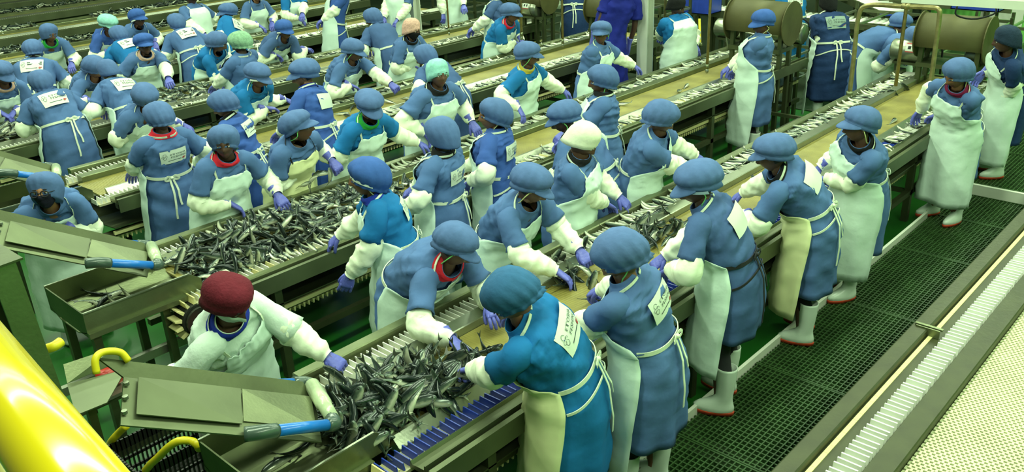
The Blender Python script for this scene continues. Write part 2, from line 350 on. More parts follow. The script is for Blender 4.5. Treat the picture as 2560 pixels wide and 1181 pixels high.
# ------------------------------------------------------------------ hoppers at the left ends
def hopper(r, label_c, label_t, dx):
    y0 = N0(r)-(.06 if r > 1 else 0); 
    def Q(x, y, z): return (x+dx, y, z)
    # chute
    t = tag(empty('fish_chute', (dx, y0, 0)), label_c, 'chute')
    yo = 2.567
    A = np.array([(.975, 3.062-yo, 1.49), (1.10, 3.27-yo, 1.56), (1.93, 3.23-yo, 1.04), (1.735, 2.90-yo, 1.045)])
    MB().plate(A, .008).build('chute_floor', STEEL_P, t)
    Bq = np.array([(1.10, 3.27-yo, 1.56), (1.04, 3.33-yo, 1.66), (1.92, 3.30-yo, 1.11), (1.93, 3.24-yo, 1.04)])
    MB().plate(Bq, .008).build('side_wall', STEEL_D, t)
    def P(u, v): return (A[0]*(1-u)+A[3]*u)*(1-v)+(A[1]*(1-u)+A[2]*u)*v
    up = np.array([.012, 0, .024])
    MB().plate(np.array([P(.06, .12)+up, P(.06, .9)+up, P(.56, .9)+up, P(.56, .12)+up]), .006).build('liner_plate', STEEL_P, t)
    MB().plate(np.array([P(.57, .2)+up*.8, P(.57, .92)+up*.8, P(.97, .92)+up*.8, P(.97, .2)+up*.8]), .006).build('liner_plate', STEEL, t)
    # padding pipes
    def tb(name, pts, rad, mt, n=14): 
        m = MB(); m.tube(pts, rad, n, 0); return m.build(name, mt, t, True)
    a0 = np.array((1.46, 2.915-yo, 1.25)); a1 = np.array((1.80, 2.915-yo, 1.10))
    tb('blue_pipe', [a0+(a1-a0)*.18, a1], .027, BLUEPIPE)
    tb('elbow', spline([a0+(a1-a0)*.22, a0+(a1-a0)*.05, a0+(-.05, .04, .0)], 10), .034, GREYPVC)
    tb('elbow', spline([a1-(a1-a0)*.04, a1+(.03, .005, -.012), a1+(.045, .05, -.01)], 8), .034, GREYPVC)
    b0 = np.array((1.60, 3.37-yo, 1.22)); b1 = np.array((1.90, 3.33-yo, 1.10))
    tb('blue_pipe', [b0, b1], .027, BLUEPIPE)
    tb('elbow', spline([b1-(b1-b0)*.04, b1+(.05, -.01, -.02), b1+(.06, -.06, -.02)], 8), .034, GREYPVC)
    c0 = a1+(.045, .04, -.008); c1 = b1+(.06, -.05, -.02)
    tb('lip_pipe', [c0, c0+(c1-c0)*.35, c0+(c1-c0)*.4, c1], [.032, .034, .040, .038], CLEAR)
    for k in range(3):
        q = P(.02+.0*k, .2+.3*k)+(0, 0, .012); m = MB(); m.tube([q, q+np.array((0, 0, .014))], .012, 8); m.build('bolt', STEEL_L, t)
    # tray
    xs_ = 1.41 if r == 1 else 1.28
    t2 = tag(empty('steel_tray', (dx, y0, 0)), label_t, 'tray')
    m = MB(); prof = [(2.84-yo, .99), (2.845-yo, .85), (3.0-yo, .80), (3.28-yo, .80), (3.43-yo, .85), (3.435-yo, .99)]
    k = len(prof); 
    V = [(xs_, y, z) for y, z in prof]+[(1.98, y, z) for y, z in prof]+[(2.06, y, min(z, .93)) for y, z in prof]
    F = [(i+j*k, i+1+j*k, i+1+(j+1)*k, i+(j+1)*k) for j in range(2) for i in range(k-1)]
    o = mk('tray_trough', V, F, STEEL, t2, smooth=False); md = o.modifiers.new('solid', 'SOLIDIFY'); md.thickness = .006
    for yy in (2.84-yo, 3.435-yo): m = MB(); m.bar((xs_, yy, .99), (1.98, yy, .99), .012, .008); m.build('rolled_edge', STEEL_L, t2)
    MB().box(xs_, xs_+.008, 2.85-yo, 3.43-yo, .82, .985).build('end_plate', STEEL_D, t2)
    m = MB(); m.bar((xs_, 2.83-yo, .835), (1.95, 2.83-yo, .835), .03, .035); m.build('support_rail', STEEL, t2)
    for xx in (xs_+.06, 1.8):
        for yy in (2.9-yo, 3.36-yo): MB().box(xx-.025, xx+.025, yy-.025, yy+.025, 0, .82).build('leg', STEEL_D, t2)
    return t, t2
hopper(1, 'dull steel fish chute with blue pipe edges in the left foreground', 'open steel tray under the nearest chute, holding two fish', 0)
hopper(2, 'steel fish chute below the woman in glasses', 'steel tray of grey fish below the second chute', .32)
hopper(3, 'steel chute at the left photo edge behind the woman in glasses', 'steel tray at the left photo edge behind the woman in glasses', .62)
# post carrying the chutes
ps = tag(empty('chute_post', (.90, 3.18, 0)), 'broad grey steel post carrying the nearest chute, left foreground', 'post'); ps.rotation_euler = (-.043, -.041, 0)
MB().box(-.012, .0, -.10, .10, 0, 2.22).build('post_web', STEEL_P, ps)
MB().box(-.08, .005, -.112, -.10, 0, 2.22).build('post_flange', STEEL, ps); MB().box(-.08, .005, .10, .112, 0, 2.22).build('post_flange', STEEL_P, ps)
MB().box(-.08, .03, -.115, .115, 2.22, 2.228).build('post_cap', STEEL_D, ps)
for z in (1.1, 1.35, 1.6, 1.85, 2.1):
    m = MB(); m.tube([(-.02, .03, z), (-.032, .03, z)], .012, 8); m.tube([(.0, .03, z), (.012, .03, z)], .012, 8); m.build('bolt', STEEL_L, ps)
# near lane drive ends with sprocket wheels and red motors
def drive(r, dx, label):
    t = tag(empty('belt_drive', (XS[r]+dx, N0(r)+.02, .70)), label, 'drive')
    m = MB()
    for s in (.0, .16): pass
    th = np.linspace(0, 2*math.pi, 25)[:-1]
    m.add(*loft([[(.11*math.cos(a), y, .11*math.sin(a)) for a in th] for y in (.09, .22)])); m.build('drive_drum', DARK, t)
    m = MB(); m.add(*loft([[(.1*math.cos(a), y, .1*math.sin(a)) for a in th] for y in (.05, .07)])); m.build('drum_cover', BLACK_P, t)
    for a in np.linspace(math.pi*.35, math.pi*1.5, 9):
        c, s_ = math.cos(a), math.sin(a); q = np.array((c, 0, s_)); tt = np.array((-s_, 0, c))
        P = [q*.112+tt*.012*e for e in (-1, 1)]+[q*.16+tt*.004*e for e in (-1, 1)]
        V = [p+(0, y, 0) for y in (.10, .215) for p in P]
        mk('flight', V, [(0, 1, 3, 2), (4, 6, 7, 5), (0, 4, 5, 1), (2, 3, 7, 6), (0, 2, 6, 4), (1, 5, 7, 3)], CREAM_P, t, smooth=False)
    m = MB(); m.tube([(0, -.06, -.02), (0, .05, -.02)], .045, 14); m.tube([(-.02, -.03, -.02), (-.12, -.03, -.1)], .04, 12); m.tube([(0, -.075, -.02), (0, -.06, -.02)], .03, 12)
    m.build('red_motor', RED_V, t, True)
    m = MB(); m.tube([(0, -.085, -.02), (0, -.072, -.02)], .014, 10); m.build('shaft_end', STEEL_L, t, True)
    return t
drive(1, -.08, 'cleated belt end with drive drum at the front of the nearest line')
drive(2, -.06, 'cream cleated belt end with red motor beside the maroon beret')
t = tag(empty('red_valve', (1.55, 4.93, .62)), 'red cast valve below the second steel tray, left side', 'valve')
m = MB(); m.tube([(-.09, 0, 0), (.09, .02, .0)], .05, 14); m.tube([(0, 0, 0), (.0, -.01, .09)], .045, 14); m.tube([(-.02, -.03, .05), (.07, -.03, .07)], .035, 12); m.build('valve_body', RED_V, t, True)
m = MB(); m.box(-.13, .13, -.09, .09, -.075, -.055); m.build('mounting_plate', STEEL_L, t)
# lower frames below second tray
t = tag(empty('support_frame', (1.5, 4.9, 0)), 'low steel frame with rails under the second steel tray', 'frame')
MB().box(-.7, .75, -.02, .02, .50, .56).build('rail', STEEL, t); MB().box(-.8, .9, .38, .42, .44, .50).build('rail', STEEL_L, t); MB().box(-.7, .8, -.42, -.38, .38, .44).build('rail', STEEL, t)
for x in (-.6, .65):
    for y in (-.4, .4): MB().box(x-.025, x+.025, y-.025, y+.025, 0, .44).build('leg', STEEL_D, t)
t = tag(empty('cover_plate', (1.1, 4.15, 0)), 'folded dark sheet steel guard between post and nearest chute', 'guard')
gb = np.array((1.1, 4.15, 0))
MB().plate(np.array([at(190, 1040, 1.0), at(268, 1008, 1.0), at(315, 925, 1.0), at(168, 962, 1.0)])-gb, .006).build('sheet', STEEL_P, t)
MB().plate(np.array([at(168, 960, 1.0), at(300, 905, 1.0), at(290, 868, 1.08), at(158, 912, 1.08)])-gb, .006).build('sheet', STEEL, t)
q = at(215, 985, 1.0)-gb; MB().box(q[0]-.02, q[0]+.02, q[1]-.02, q[1]+.02, 0, 1.0).build('leg', STEEL_D, t)
# yellow hoses
def hose(label, pts, rad=.02):
    m = MB(); m.tube(spline(pts, 20), rad, 12); o = m.build('yellow_hose', YELLOW_H, None, True); tag(o, label, 'hose'); return o
hose('short bent yellow hose above the near chute beside the white coat', [np.array(q) for q in ((1.015, 3.30, 1.61), (1.03, 3.315, 1.665), (1.07, 3.325, 1.675), (1.13, 3.325, 1.645), (1.15, 3.31, 1.60))], .015)
hose('long curved yellow hose left of the near steel tray', [at(330, 1230, .3)-(0, 0, .3), at(355, 1200, .5), at(400, 1140, .75), at(440, 1106, .86), at(475, 1103, .86), at(492, 1112, .86), at(497, 1122, .80)], .02)
hose('short straight yellow hose stub beside the green crate', [at(270, 1118, .45), at(280, 1102, .6), at(298, 1082, .66), at(316, 1066, .72)], .02)
hose('tiny yellow hose stub beside the grey post', [atX(120, 872, .90), atX(136, 866, .92), atX(152, 855, .95)], .02)
# crates
def crate(label, loc, size, mt, rz=0, slots=True):
    t = tag(empty('plastic_crate', loc), label, 'crate'); t.rotation_euler = (0, 0, rz); a, b, h = size
    MB().box(-a/2, a/2, -b/2, b/2, 0, .012).build('bottom', mt, t)
    for (x0, x1, y0, y1) in ((-a/2, a/2, -b/2, -b/2+.012), (-a/2, a/2, b/2-.012, b/2), (-a/2, -a/2+.012, -b/2, b/2), (a/2-.012, a/2, -b/2, b/2)):
        m = MB(); lx = x1-x0 > y1-y0
        if not slots: m.box(x0, x1, y0, y1, 0, h)
        else:
            for z0, z1 in ((0, h*.12), (h*.30, h*.36), (h*.54, h*.60), (h*.78, h)): m.box(x0, x1, y0, y1, z0, z1)
            L = (x1-x0) if lx else (y1-y0); k = int(L/.025)
            for i in range(k+1):
                c = i*L/k
                if lx: m.box(max(x0, x0+c-.004), min(x1, x0+c+.004), y0, y1, 0, h)
                else: m.box(x0, x1, max(y0, y0+c-.004), min(y1, y0+c+.004), 0, h)
        m.build('side_panel', mt, t)
    return t
CXY = at(425, 1150, .45)
crate('black slotted crate under the near chute, stacked on another', (CXY[0], CXY[1], .30), (.5, .36, .3), BLACK_P)
crate('black slotted crate on the floor, lower of the pair under the near chute', (CXY[0], CXY[1], 0), (.5, .36, .3), BLACK_P)
crate('green crate on the floor between post and near tray', (1.16, 3.5, 0), (.5, .4, .5), GREENF, .3, False)
# railing in the foreground
rl = tag(empty('yellow_handrail', (0, 0, 0)), 'thick yellow enamelled handrail in the left foreground', 'handrail')
m = MB(); q0 = at(-70, 865, 3.0); q1 = at(131, 1133, 3.0); dq = norm(q1-q0); m.tube([q0-dq*.3, q1+dq*.5], .0355, 32); o = m.build('rail', YELLOW, rl, True)
m = MB(); q0 = at(-40, 1090, 2.83); m.tube([q0-dq*.3, q0+dq*.8], .02, 20); o = m.build('lower_rail', mat('pale_yellow_enamel', (216, 212, 130), .3), rl, True)

for i, (x0, x1, y0, y1, lb) in enumerate(((5.4, 10.4, 3.80, 4.86, 'dark sheet added for the shade in the aisle behind the nearest line'), (4.6, 10.4, 6.18, 7.24, 'dark sheet added for the shade in the aisle behind the second line'), (4.6, 10.6, 8.57, 9.62, 'dark sheet added for the shade in the aisle behind the third line'))):  # dark sheets on the green aisle floor stand in for the shade there
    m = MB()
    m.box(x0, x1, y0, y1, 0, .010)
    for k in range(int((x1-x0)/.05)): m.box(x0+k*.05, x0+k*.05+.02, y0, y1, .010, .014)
    tag(m.build('added_dark_sheet', BLACK_P), lb, 'mat')

o = MB().box(11.45, 17.4, 3.7, 24, 0, .012).build('added_dark_sheet', mat('dark_floor_sheet', (34, 48, 32), .4, 0, .3, 2)); tag(o, 'wide added dark floor sheet under the machines at the far ends of the lines', 'mat')  # sheet added only to darken the green floor between the machines
# ------------------------------------------------------------------ templates for people
def sph(nu=16, nv=10):
    V = []; F = []
    for i in range(nv+1):
        la = math.pi*(i/nv-.5)
        for j in range(nu):
            lo = 2*math.pi*j/nu; V.append((math.cos(la)*math.cos(lo), math.cos(la)*math.sin(lo), math.sin(la)))
    for i in range(nv):
        for j in range(nu): F.append((i*nu+j, i*nu+(j+1) % nu, (i+1)*nu+(j+1) % nu, (i+1)*nu+j))
    return np.array(V), F
def ell(m, c, r, mi=0, nu=10, nv=6, R=None):
    V, F = sph(nu, nv); V = V*np.array(r)
    if R is not None: V = V@np.asarray(R).T
    m.add(V+np.array(c), F, mi)
def g(x, s): return np.exp(-(x/s)**2)
def head_template():
    # x forward, y left, z up; eyes at z=0; chin -.115, crown +.12   materials: 0 skin 1 hair 2 eye white 3 iris 4 lips
    m = MB(); V, F = sph(36, 30)
    x, y, z = V.T
    P = V*np.array([.098, .076, .118])
    low = np.clip(-z, 0, 1)
    P[:, 1] *= 1-.30*low**1.6; P[:, 0] *= np.where(x > 0, 1-.10*low, 1-.42*low)
    P[:, 0] += .012*np.clip(-z-.3, 0, 1)*(x > 0)
    fr = (x > 0)
    yy, zz = P[:, 1], P[:, 2]; d = np.zeros(len(P))
    d += .030*g(yy, .013)*g(zz+.030, .017)+.016*g(yy, .010)*g(zz+.004, .022)          # nose
    d += .007*(g(yy-.014, .010)+g(yy+.014, .010))*g(zz+.036, .010)                  # nostrils
    d += .006*g(zz-.022, .012)*g(yy, .05)                                          # brow
    d -= .012*(g(yy-.032, .016)+g(yy+.032, .016))*g(zz, .014)                      # sockets
    d += .009*(g(yy-.044, .02)+g(yy+.044, .02))*g(zz+.03, .02)                     # cheeks
    d += .011*g(yy, .022)*(g(zz+.062, .008)+1.1*g(zz+.075, .008))                  # lips
    d -= .004*g(yy, .024)*g(zz+.0685, .0035)
    d += .010*g(yy, .022)*g(zz+.104, .013)                                         # chin
    P[fr, 0] += d[fr]
    mi = []
    for f in F:
        c = P[list(f)].mean(0); k = 0
        if c[0] < -.01 and c[2] > -.055 or (c[2] > .06): k = 1
        if c[0] > .06 and abs(c[1]) < .024 and -.083 < c[2] < -.054: k = 4
        mi.append(k)
    m.v.append(P); m.f += [list(f) for f in F]; m.m += mi; m.n += len(P)
    for s in (-1, 1):
        ell(m, (.080, s*.031, 0), (.0125, .0165, .0115), 2, 10, 6)
        ell(m, (.089, s*.031, -.001), (.005, .0068, .0068), 3, 8, 5)
        ell(m, (.0855, s*.031, .0085), (.010, .0185, .0052), 0, 10, 5)             # lid
        ell(m, (.092, s*.032, .024), (.006, .019, .0038), 1, 8, 5)                  # brow
        ell(m, (.0, s*.074, -.012), (.017, .009, .030), 0, 10, 8)                   # ear
        ell(m, (.004, s*.080, -.010), (.011, .006, .021), 0, 8, 6)
    return np.vstack(m.v), m.f, m.m
HEADT = head_template()
def cap_template(kind, seed):
    gq = np.random.default_rng(seed); m = MB(); n = 56; th = np.arange(n)*2*math.pi/n
    bx, by = .103, .087                              # band radii (head incl. hair)
    tilt = .42
    def ring(rx, ry, cx, zc, pleat=0, nz=0):
        rr = 1+1.05*pleat*np.sign(np.sin(14*th+seed))*np.abs(np.sin(14*th+seed))**.7+nz*np.sin(3*th+seed)*.5+nz*np.sin(5*th+2*seed)*.4
        X = cx+rx*np.cos(th)*rr; Y = ry*np.sin(th)*rr; Z = zc+tilt*(X+.02)*np.clip(1.1-max(zc, 0)*6, .25, 1)
        return np.stack([X, Y, Z], 1)
    if kind == 'puff':
        a = gq.uniform(.97, 1.05)
        rings = [ring(bx*.99, by*1.0, -.004, -.010), ring(bx*1.05, by*1.06, -.004, -.010), ring(bx*1.06, by*1.07, -.004, .012), ring(bx*1.03, by*1.04, -.005, .016),
                 ring(.117, .103, -.010, .026, .03), ring(.124*a, .112*a, -.016, .044, .024, .03), ring(.122*a, .112*a, -.022, .066, .014, .04), ring(.111*a, .104*a, -.026, .089, .010, .05),
                 ring(.092*a, .088*a, -.028, .108, .006, .04), ring(.064, .062, -.026, .121, .004), ring(.03, .03, -.024, .127)]
    elif kind == 'mob':
        a = gq.uniform(.97, 1.05)
        rings = [ring(bx*1.08, by*1.09, -.006, -.040, .04), ring(bx*1.0, by*1.02, -.006, -.026, .02), ring(bx*1.03, by*1.05, -.007, -.018, .05), ring(.116, .104, -.010, -.004, .04, .02),
                 ring(.123*a, .112*a, -.014, .022, .024, .03), ring(.124*a, .114*a, -.018, .048, .014, .04), ring(.115*a, .107*a, -.022, .076, .010, .05), ring(.096, .091, -.024, .100), ring(.066, .064, -.024, .117), ring(.028, .028, -.022, .125)]
    elif kind == 'low':
        rings = [ring(bx*1.0, by*1.02, -.006, -.055), ring(bx*1.06, by*1.08, -.008, -.045), ring(bx*1.11, by*1.13, -.012, -.015, .02, .02), ring(.120, .110, -.016, .020, .02, .03), ring(.121, .111, -.019, .052, .02, .04),
                 ring(.108, .100, -.022, .084, .012, .04), ring(.082, .078, -.024, .108), ring(.045, .045, -.022, .122), ring(.012, .012, -.02, .126)]
    else:
        rings = [ring(bx*1.02, by*1.04, -.004, -.030), ring(bx*1.07, by*1.09, -.004, -.030), ring(bx*1.08, by*1.10, -.004, .0), ring(bx*1.07, by*1.09, -.006, .004), ring(.110, .098, -.008, .035, 0, .02), ring(.105, .095, -.012, .068, 0, .03),
                 ring(.088, .082, -.014, .098, 0, .03), ring(.057, .055, -.016, .119), ring(.02, .02, -.016, .128)]
        if kind == 'beret':
            rings[4] = ring(.116, .104, -.010, .030, 0, .02); rings[5] = ring(.116, .107, -.016, .062, 0, .04); rings[6] = ring(.100, .093, -.02, .092, .0, .05); rings[7] = ring(.066, .062, -.02, .110); rings[8] = ring(.02, .02, -.02, .116)
    V, F = loft(rings); V = V+np.column_stack([0*V[:, 0]]*2+[wrinkle(V, seed, 40, .002)])
    return V, F
def visor_template():
    V = []; F = []; k = 17
    for lay in (0, 1):
        for e, (ext, dz) in enumerate(((0., 0.), (.03, -.007), (.058, -.020), (.068, -.027))):
            for i in range(k):
                a = R_(-72+144*i/(k-1)); w_ = max(0, math.cos(a*1.15))**.6
                rx, ry = .104+ext*w_, .089+ext*w_*.35
                X = rx*math.cos(a)-.002; Y = ry*math.sin(a)
                V.append((X, Y, .004+.42*(.104*math.cos(a)+.02)+dz*w_-.0035*lay))
    for lay in (0, 1):
        for e in range(3):
            for i in range(k-1):
                q = [lay*4*k+e*k+i, lay*4*k+e*k+i+1, lay*4*k+(e+1)*k+i+1, lay*4*k+(e+1)*k+i]; F.append(q if lay == 0 else q[::-1])
    for i in range(k-1): F.append([3*k+i, 3*k+i+1, 7*k+i+1, 7*k+i])
    return np.array(V), F
def visband_template():   # pale sweat band under the cap front
    V = []; F = []; k = 17
    for e, dz in enumerate((-.012, .004)):
        for i in range(k):
            a = R_(-100+200*i/(k-1)); X = .1125*math.cos(a)-.004; Y = .097*math.sin(a); V.append((X, Y, dz-.010+.42*(X+.02)))
    for i in range(k-1): F.append((i, i+1, k+i+1, k+i))
    return np.array(V), F
_cache = {}
def cmesh(key, fn, mats, smooth=True):
    if key not in _cache:
        V, F = fn()[:2]; me = bpy.data.meshes.new(key[0]); me.from_pydata(np.asarray(V).tolist(), [], [list(map(int, f)) for f in F])
        for m_ in mats: me.materials.append(m_)
        if smooth: me.polygons.foreach_set('use_smooth', np.ones(len(me.polygons), bool))
        _cache[key] = me
    return _cache[key]
def hand_template(pose):
    # right hand: x to the fingertips, z back of the hand, y towards the thumb
    m = MB(); n = 12; th = np.arange(n)*2*math.pi/n
    secs = [(-.085, .036, .034, 0), (-.075, .034, .032, 0), (-.05, .031, .028, 0), (-.02, .029, .021, 0), (.01, .036, .018, 0), (.035, .043, .0165, .0), (.060, .045, .0145, 0), (.078, .043, .012, .0)]
    rings = [np.stack([np.full(n, x), a*np.cos(th), b*np.sin(th)+zc], 1) for x, a, b, zc in secs]
    V, F = loft(rings); m.add(V, F)
    curl = {'reach': (22, 26, 18), 'flat': (6, 8, 6), 'grip': (48, 58, 34), 'hang': (16, 26, 20)}[pose]
    for i, (y, L, sp) in enumerate(((.031, .070, 5), (.0105, .080, 1), (-.0105, .075, -3), (-.030, .060, -8))):
        p = np.array((.066, y, 0.)); a = 0; pts = [p-(.012, 0, 0), p]; q = 1+.12*((i*7) % 3-1)
        for j, (fl, c) in enumerate(zip((.45, .31, .24), curl)):
            a += R_(c*q); 
            for h in (.5, 1): p = p+np.array((math.cos(a)*math.cos(R_(sp)), math.cos(a)*math.sin(R_(sp)), -math.sin(a)))*L*fl*.5; pts.append(p)
        m.tube(pts, [.0105, .0108, .0104, .0102, .0098, .0094, .009, .0062][:len(pts)], 8)
    a = {'reach': 30, 'flat': 38, 'grip': 12, 'hang': 22}[pose]
    p = np.array((.004, .026, -.004)); pts = [p-(.012, .012, 0), p]
    for j, L in enumerate((.036, .030, .024)):
        d = norm((math.cos(R_(a-8*j)), math.sin(R_(a-14*j)), -.35-.25*j if pose != 'flat' else -.12)); p = p+d*L; pts += [p-d*L*.4, p]
    m.tube(pts, [.013, .0145, .0135, .0125, .0118, .0112, .0104, .007][:len(pts)], 8)
    return np.vstack(m.v), m.f
def boot_template():
    # origin at the sole under the ankle, x forward
    n = 18; th = np.arange(n)*2*math.pi/n; rings = []
    for z, a, b, cx in ((.018, .108, .044, .058), (.030, .128, .050, .062), (.055, .127, .050, .060), (.075, .110, .047, .048), (.095, .085, .045, .028), (.115, .064, .045, .010), (.15, .056, .047, .0), (.20, .058, .052, -.004), (.27, .064, .058, -.006), (.33, .066, .060, -.006), (.345, .067, .061, -.006), (.345, .060, .054, -.006), (.30, .055, .050, -.006)):
        c = np.cos(th); s_ = np.sin(th); rr = 1-.0*c
        w_ = np.where((c > 0) & (z < .1), 1-.10*c**2, 1)
        rings.append(np.stack([cx+a*c, b*s_*w_, np.full(n, z)], 1))
    return loft(rings)
def sole_template():
    n = 18; th = np.arange(n)*2*math.pi/n; rings = []
    for z, e in ((0, 0), (.020, .003), (.026, .003)):
        c = np.cos(th); s_ = np.sin(th); rings.append(np.stack([.061+(.128+e)*c, (.047+e)*s_*np.where(c > 0, 1-.1*c**2, .92), np.full(n, z+.0)], 1))
    return loft(rings)
def basis(x, z):  # orthonormal with x, approx z up
    x = norm(x); y = norm(np.cross(z, x)); z = np.cross(x, y); return np.stack([x, y, z], 1)
def M4(R, t, s=1.0):
    M = np.eye(4); M[:3, :3] = R*s; M[:3, 3] = t; return Matrix(M.tolist())
def font_mesh(txt, size):
    cu = bpy.data.curves.new('text', 'FONT'); cu.body = txt; cu.size = size; cu.align_x = 'LEFT'; cu.resolution_u = 2; cu.offset = .0
    o = bpy.data.objects.new('text', cu); COL.objects.link(o); dg = bpy.context.evaluated_depsgraph_get(); me = bpy.data.meshes.new_from_object(o.evaluated_get(dg))
    V = np.array([v.co[:] for v in me.vertices]); F = [list(p.vertices) for p in me.polygons]
    bpy.data.objects.remove(o); bpy.data.curves.remove(cu); bpy.data.meshes.remove(me); return V[:, :2], F
TXT1 = font_mesh('ETOSHA', 1.0); TXT2 = font_mesh('FISHING', 1.0)
UP = np.array((0, 0, 1.0))
BODIES = []   # deferred skin bodies
class Torso:
    def __init__(s, hip, N, fwd, latN, k, fat):
        L0 = norm(np.cross(UP, fwd)); S = []
        def add(c, T, L, a, b, sh, p):
            F = norm(np.cross(L, T)); L = norm(np.cross(T, F)); S.append((np.array(c), T, L, F, a*fat*k, b*fat*k, sh*k, p))
        hx = hip*np.array((1, 1, 0))
        for z, a, b, sh in ((.17, .235, .175, .015), (.38, .235, .195, .005), (.60, .230, .192, 0), (.79, .222, .188, -.012)): add(hx+UP*z*k, UP, L0, a, b, sh, 2.3)
        ln = np.linalg.norm(N-hip); C = hip+UP*ln*.5
        for q, a, b, sh, p in ((.10, .212, .176, -.006, 2.4), (.33, .188, .152, .008, 2.4), (.56, .192, .158, .018, 2.4), (.74, .205, .160, .016, 2.5), (.87, .210, .132, .0, 2.4), (.945, .185, .105, -.008, 2.3), (.99, .122, .085, -.006, 2.1), (1.035, .082, .076, 0, 2), (1.075, .070, .066, .002, 2)):
            qq = min(q, 1); pt = (1-qq)**2*hip+2*qq*(1-qq)*C+qq*qq*N; T = norm(2*(1-qq)*(C-hip)+2*qq*(N-C)+1e-6*UP)
            if q > 1: pt = N+T*(q-1)*ln
            add(pt, T, norm(L0*(1-qq)+latN*qq), a, b, sh, p)
        s.S = S; s.A = [np.array([x[i] for x in S]) for i in range(8)]
    def fr(s, u):
        n = len(s.S)-1; u = np.clip(np.asarray(u, float), 0, n-1e-6); i = u.astype(int); f = u-i
        f = f*f*(3-2*f)*.35+f*.65
        out = []
        for j in range(8):
            ff = f[..., None] if s.A[j].ndim == 2 else f
            out.append(s.A[j][i]*(1-ff)+s.A[j][i+1]*ff)
        return out
    def pt(s, u, th, off=0.):
        c, T, L, F, a, b, sh, p = s.fr(u); ct, st = np.cos(th), np.sin(th)
        e = 2/p; cx = np.sign(ct)*np.abs(ct)**e; sx = np.sign(st)*np.abs(st)**e
        nn = F*(ct/b*.17)[..., None]+L*(st/a*.2)[..., None]; nn = nn/(np.linalg.norm(nn, axis=-1)[..., None]+1e-9)
        off = np.broadcast_to(np.asarray(off, float), np.shape(cx))
        return c+F*(cx*b+sh)[..., None]+L*(sx*a)[..., None]+nn*off[..., None], nn
def ik(S, Tg, l1, l2, pole):
    d = Tg-S; D = np.linalg.norm(d)
    if D > (l1+l2)*.985: Tg = S+d/D*(l1+l2)*.985; d = Tg-S; D = np.linalg.norm(d)
    D = max(D, .12); u = d/np.linalg.norm(d); x = (l1*l1-l2*l2+D*D)/(2*D); h = math.sqrt(max(1e-6, l1*l1-x*x))
    p = norm(pole-u*(pole@u)); return S+u*x+p*h, S+u*D
def near_row1(r, s): return r == 1 and s == 'n'
PERSONS = {}
FIT = {}
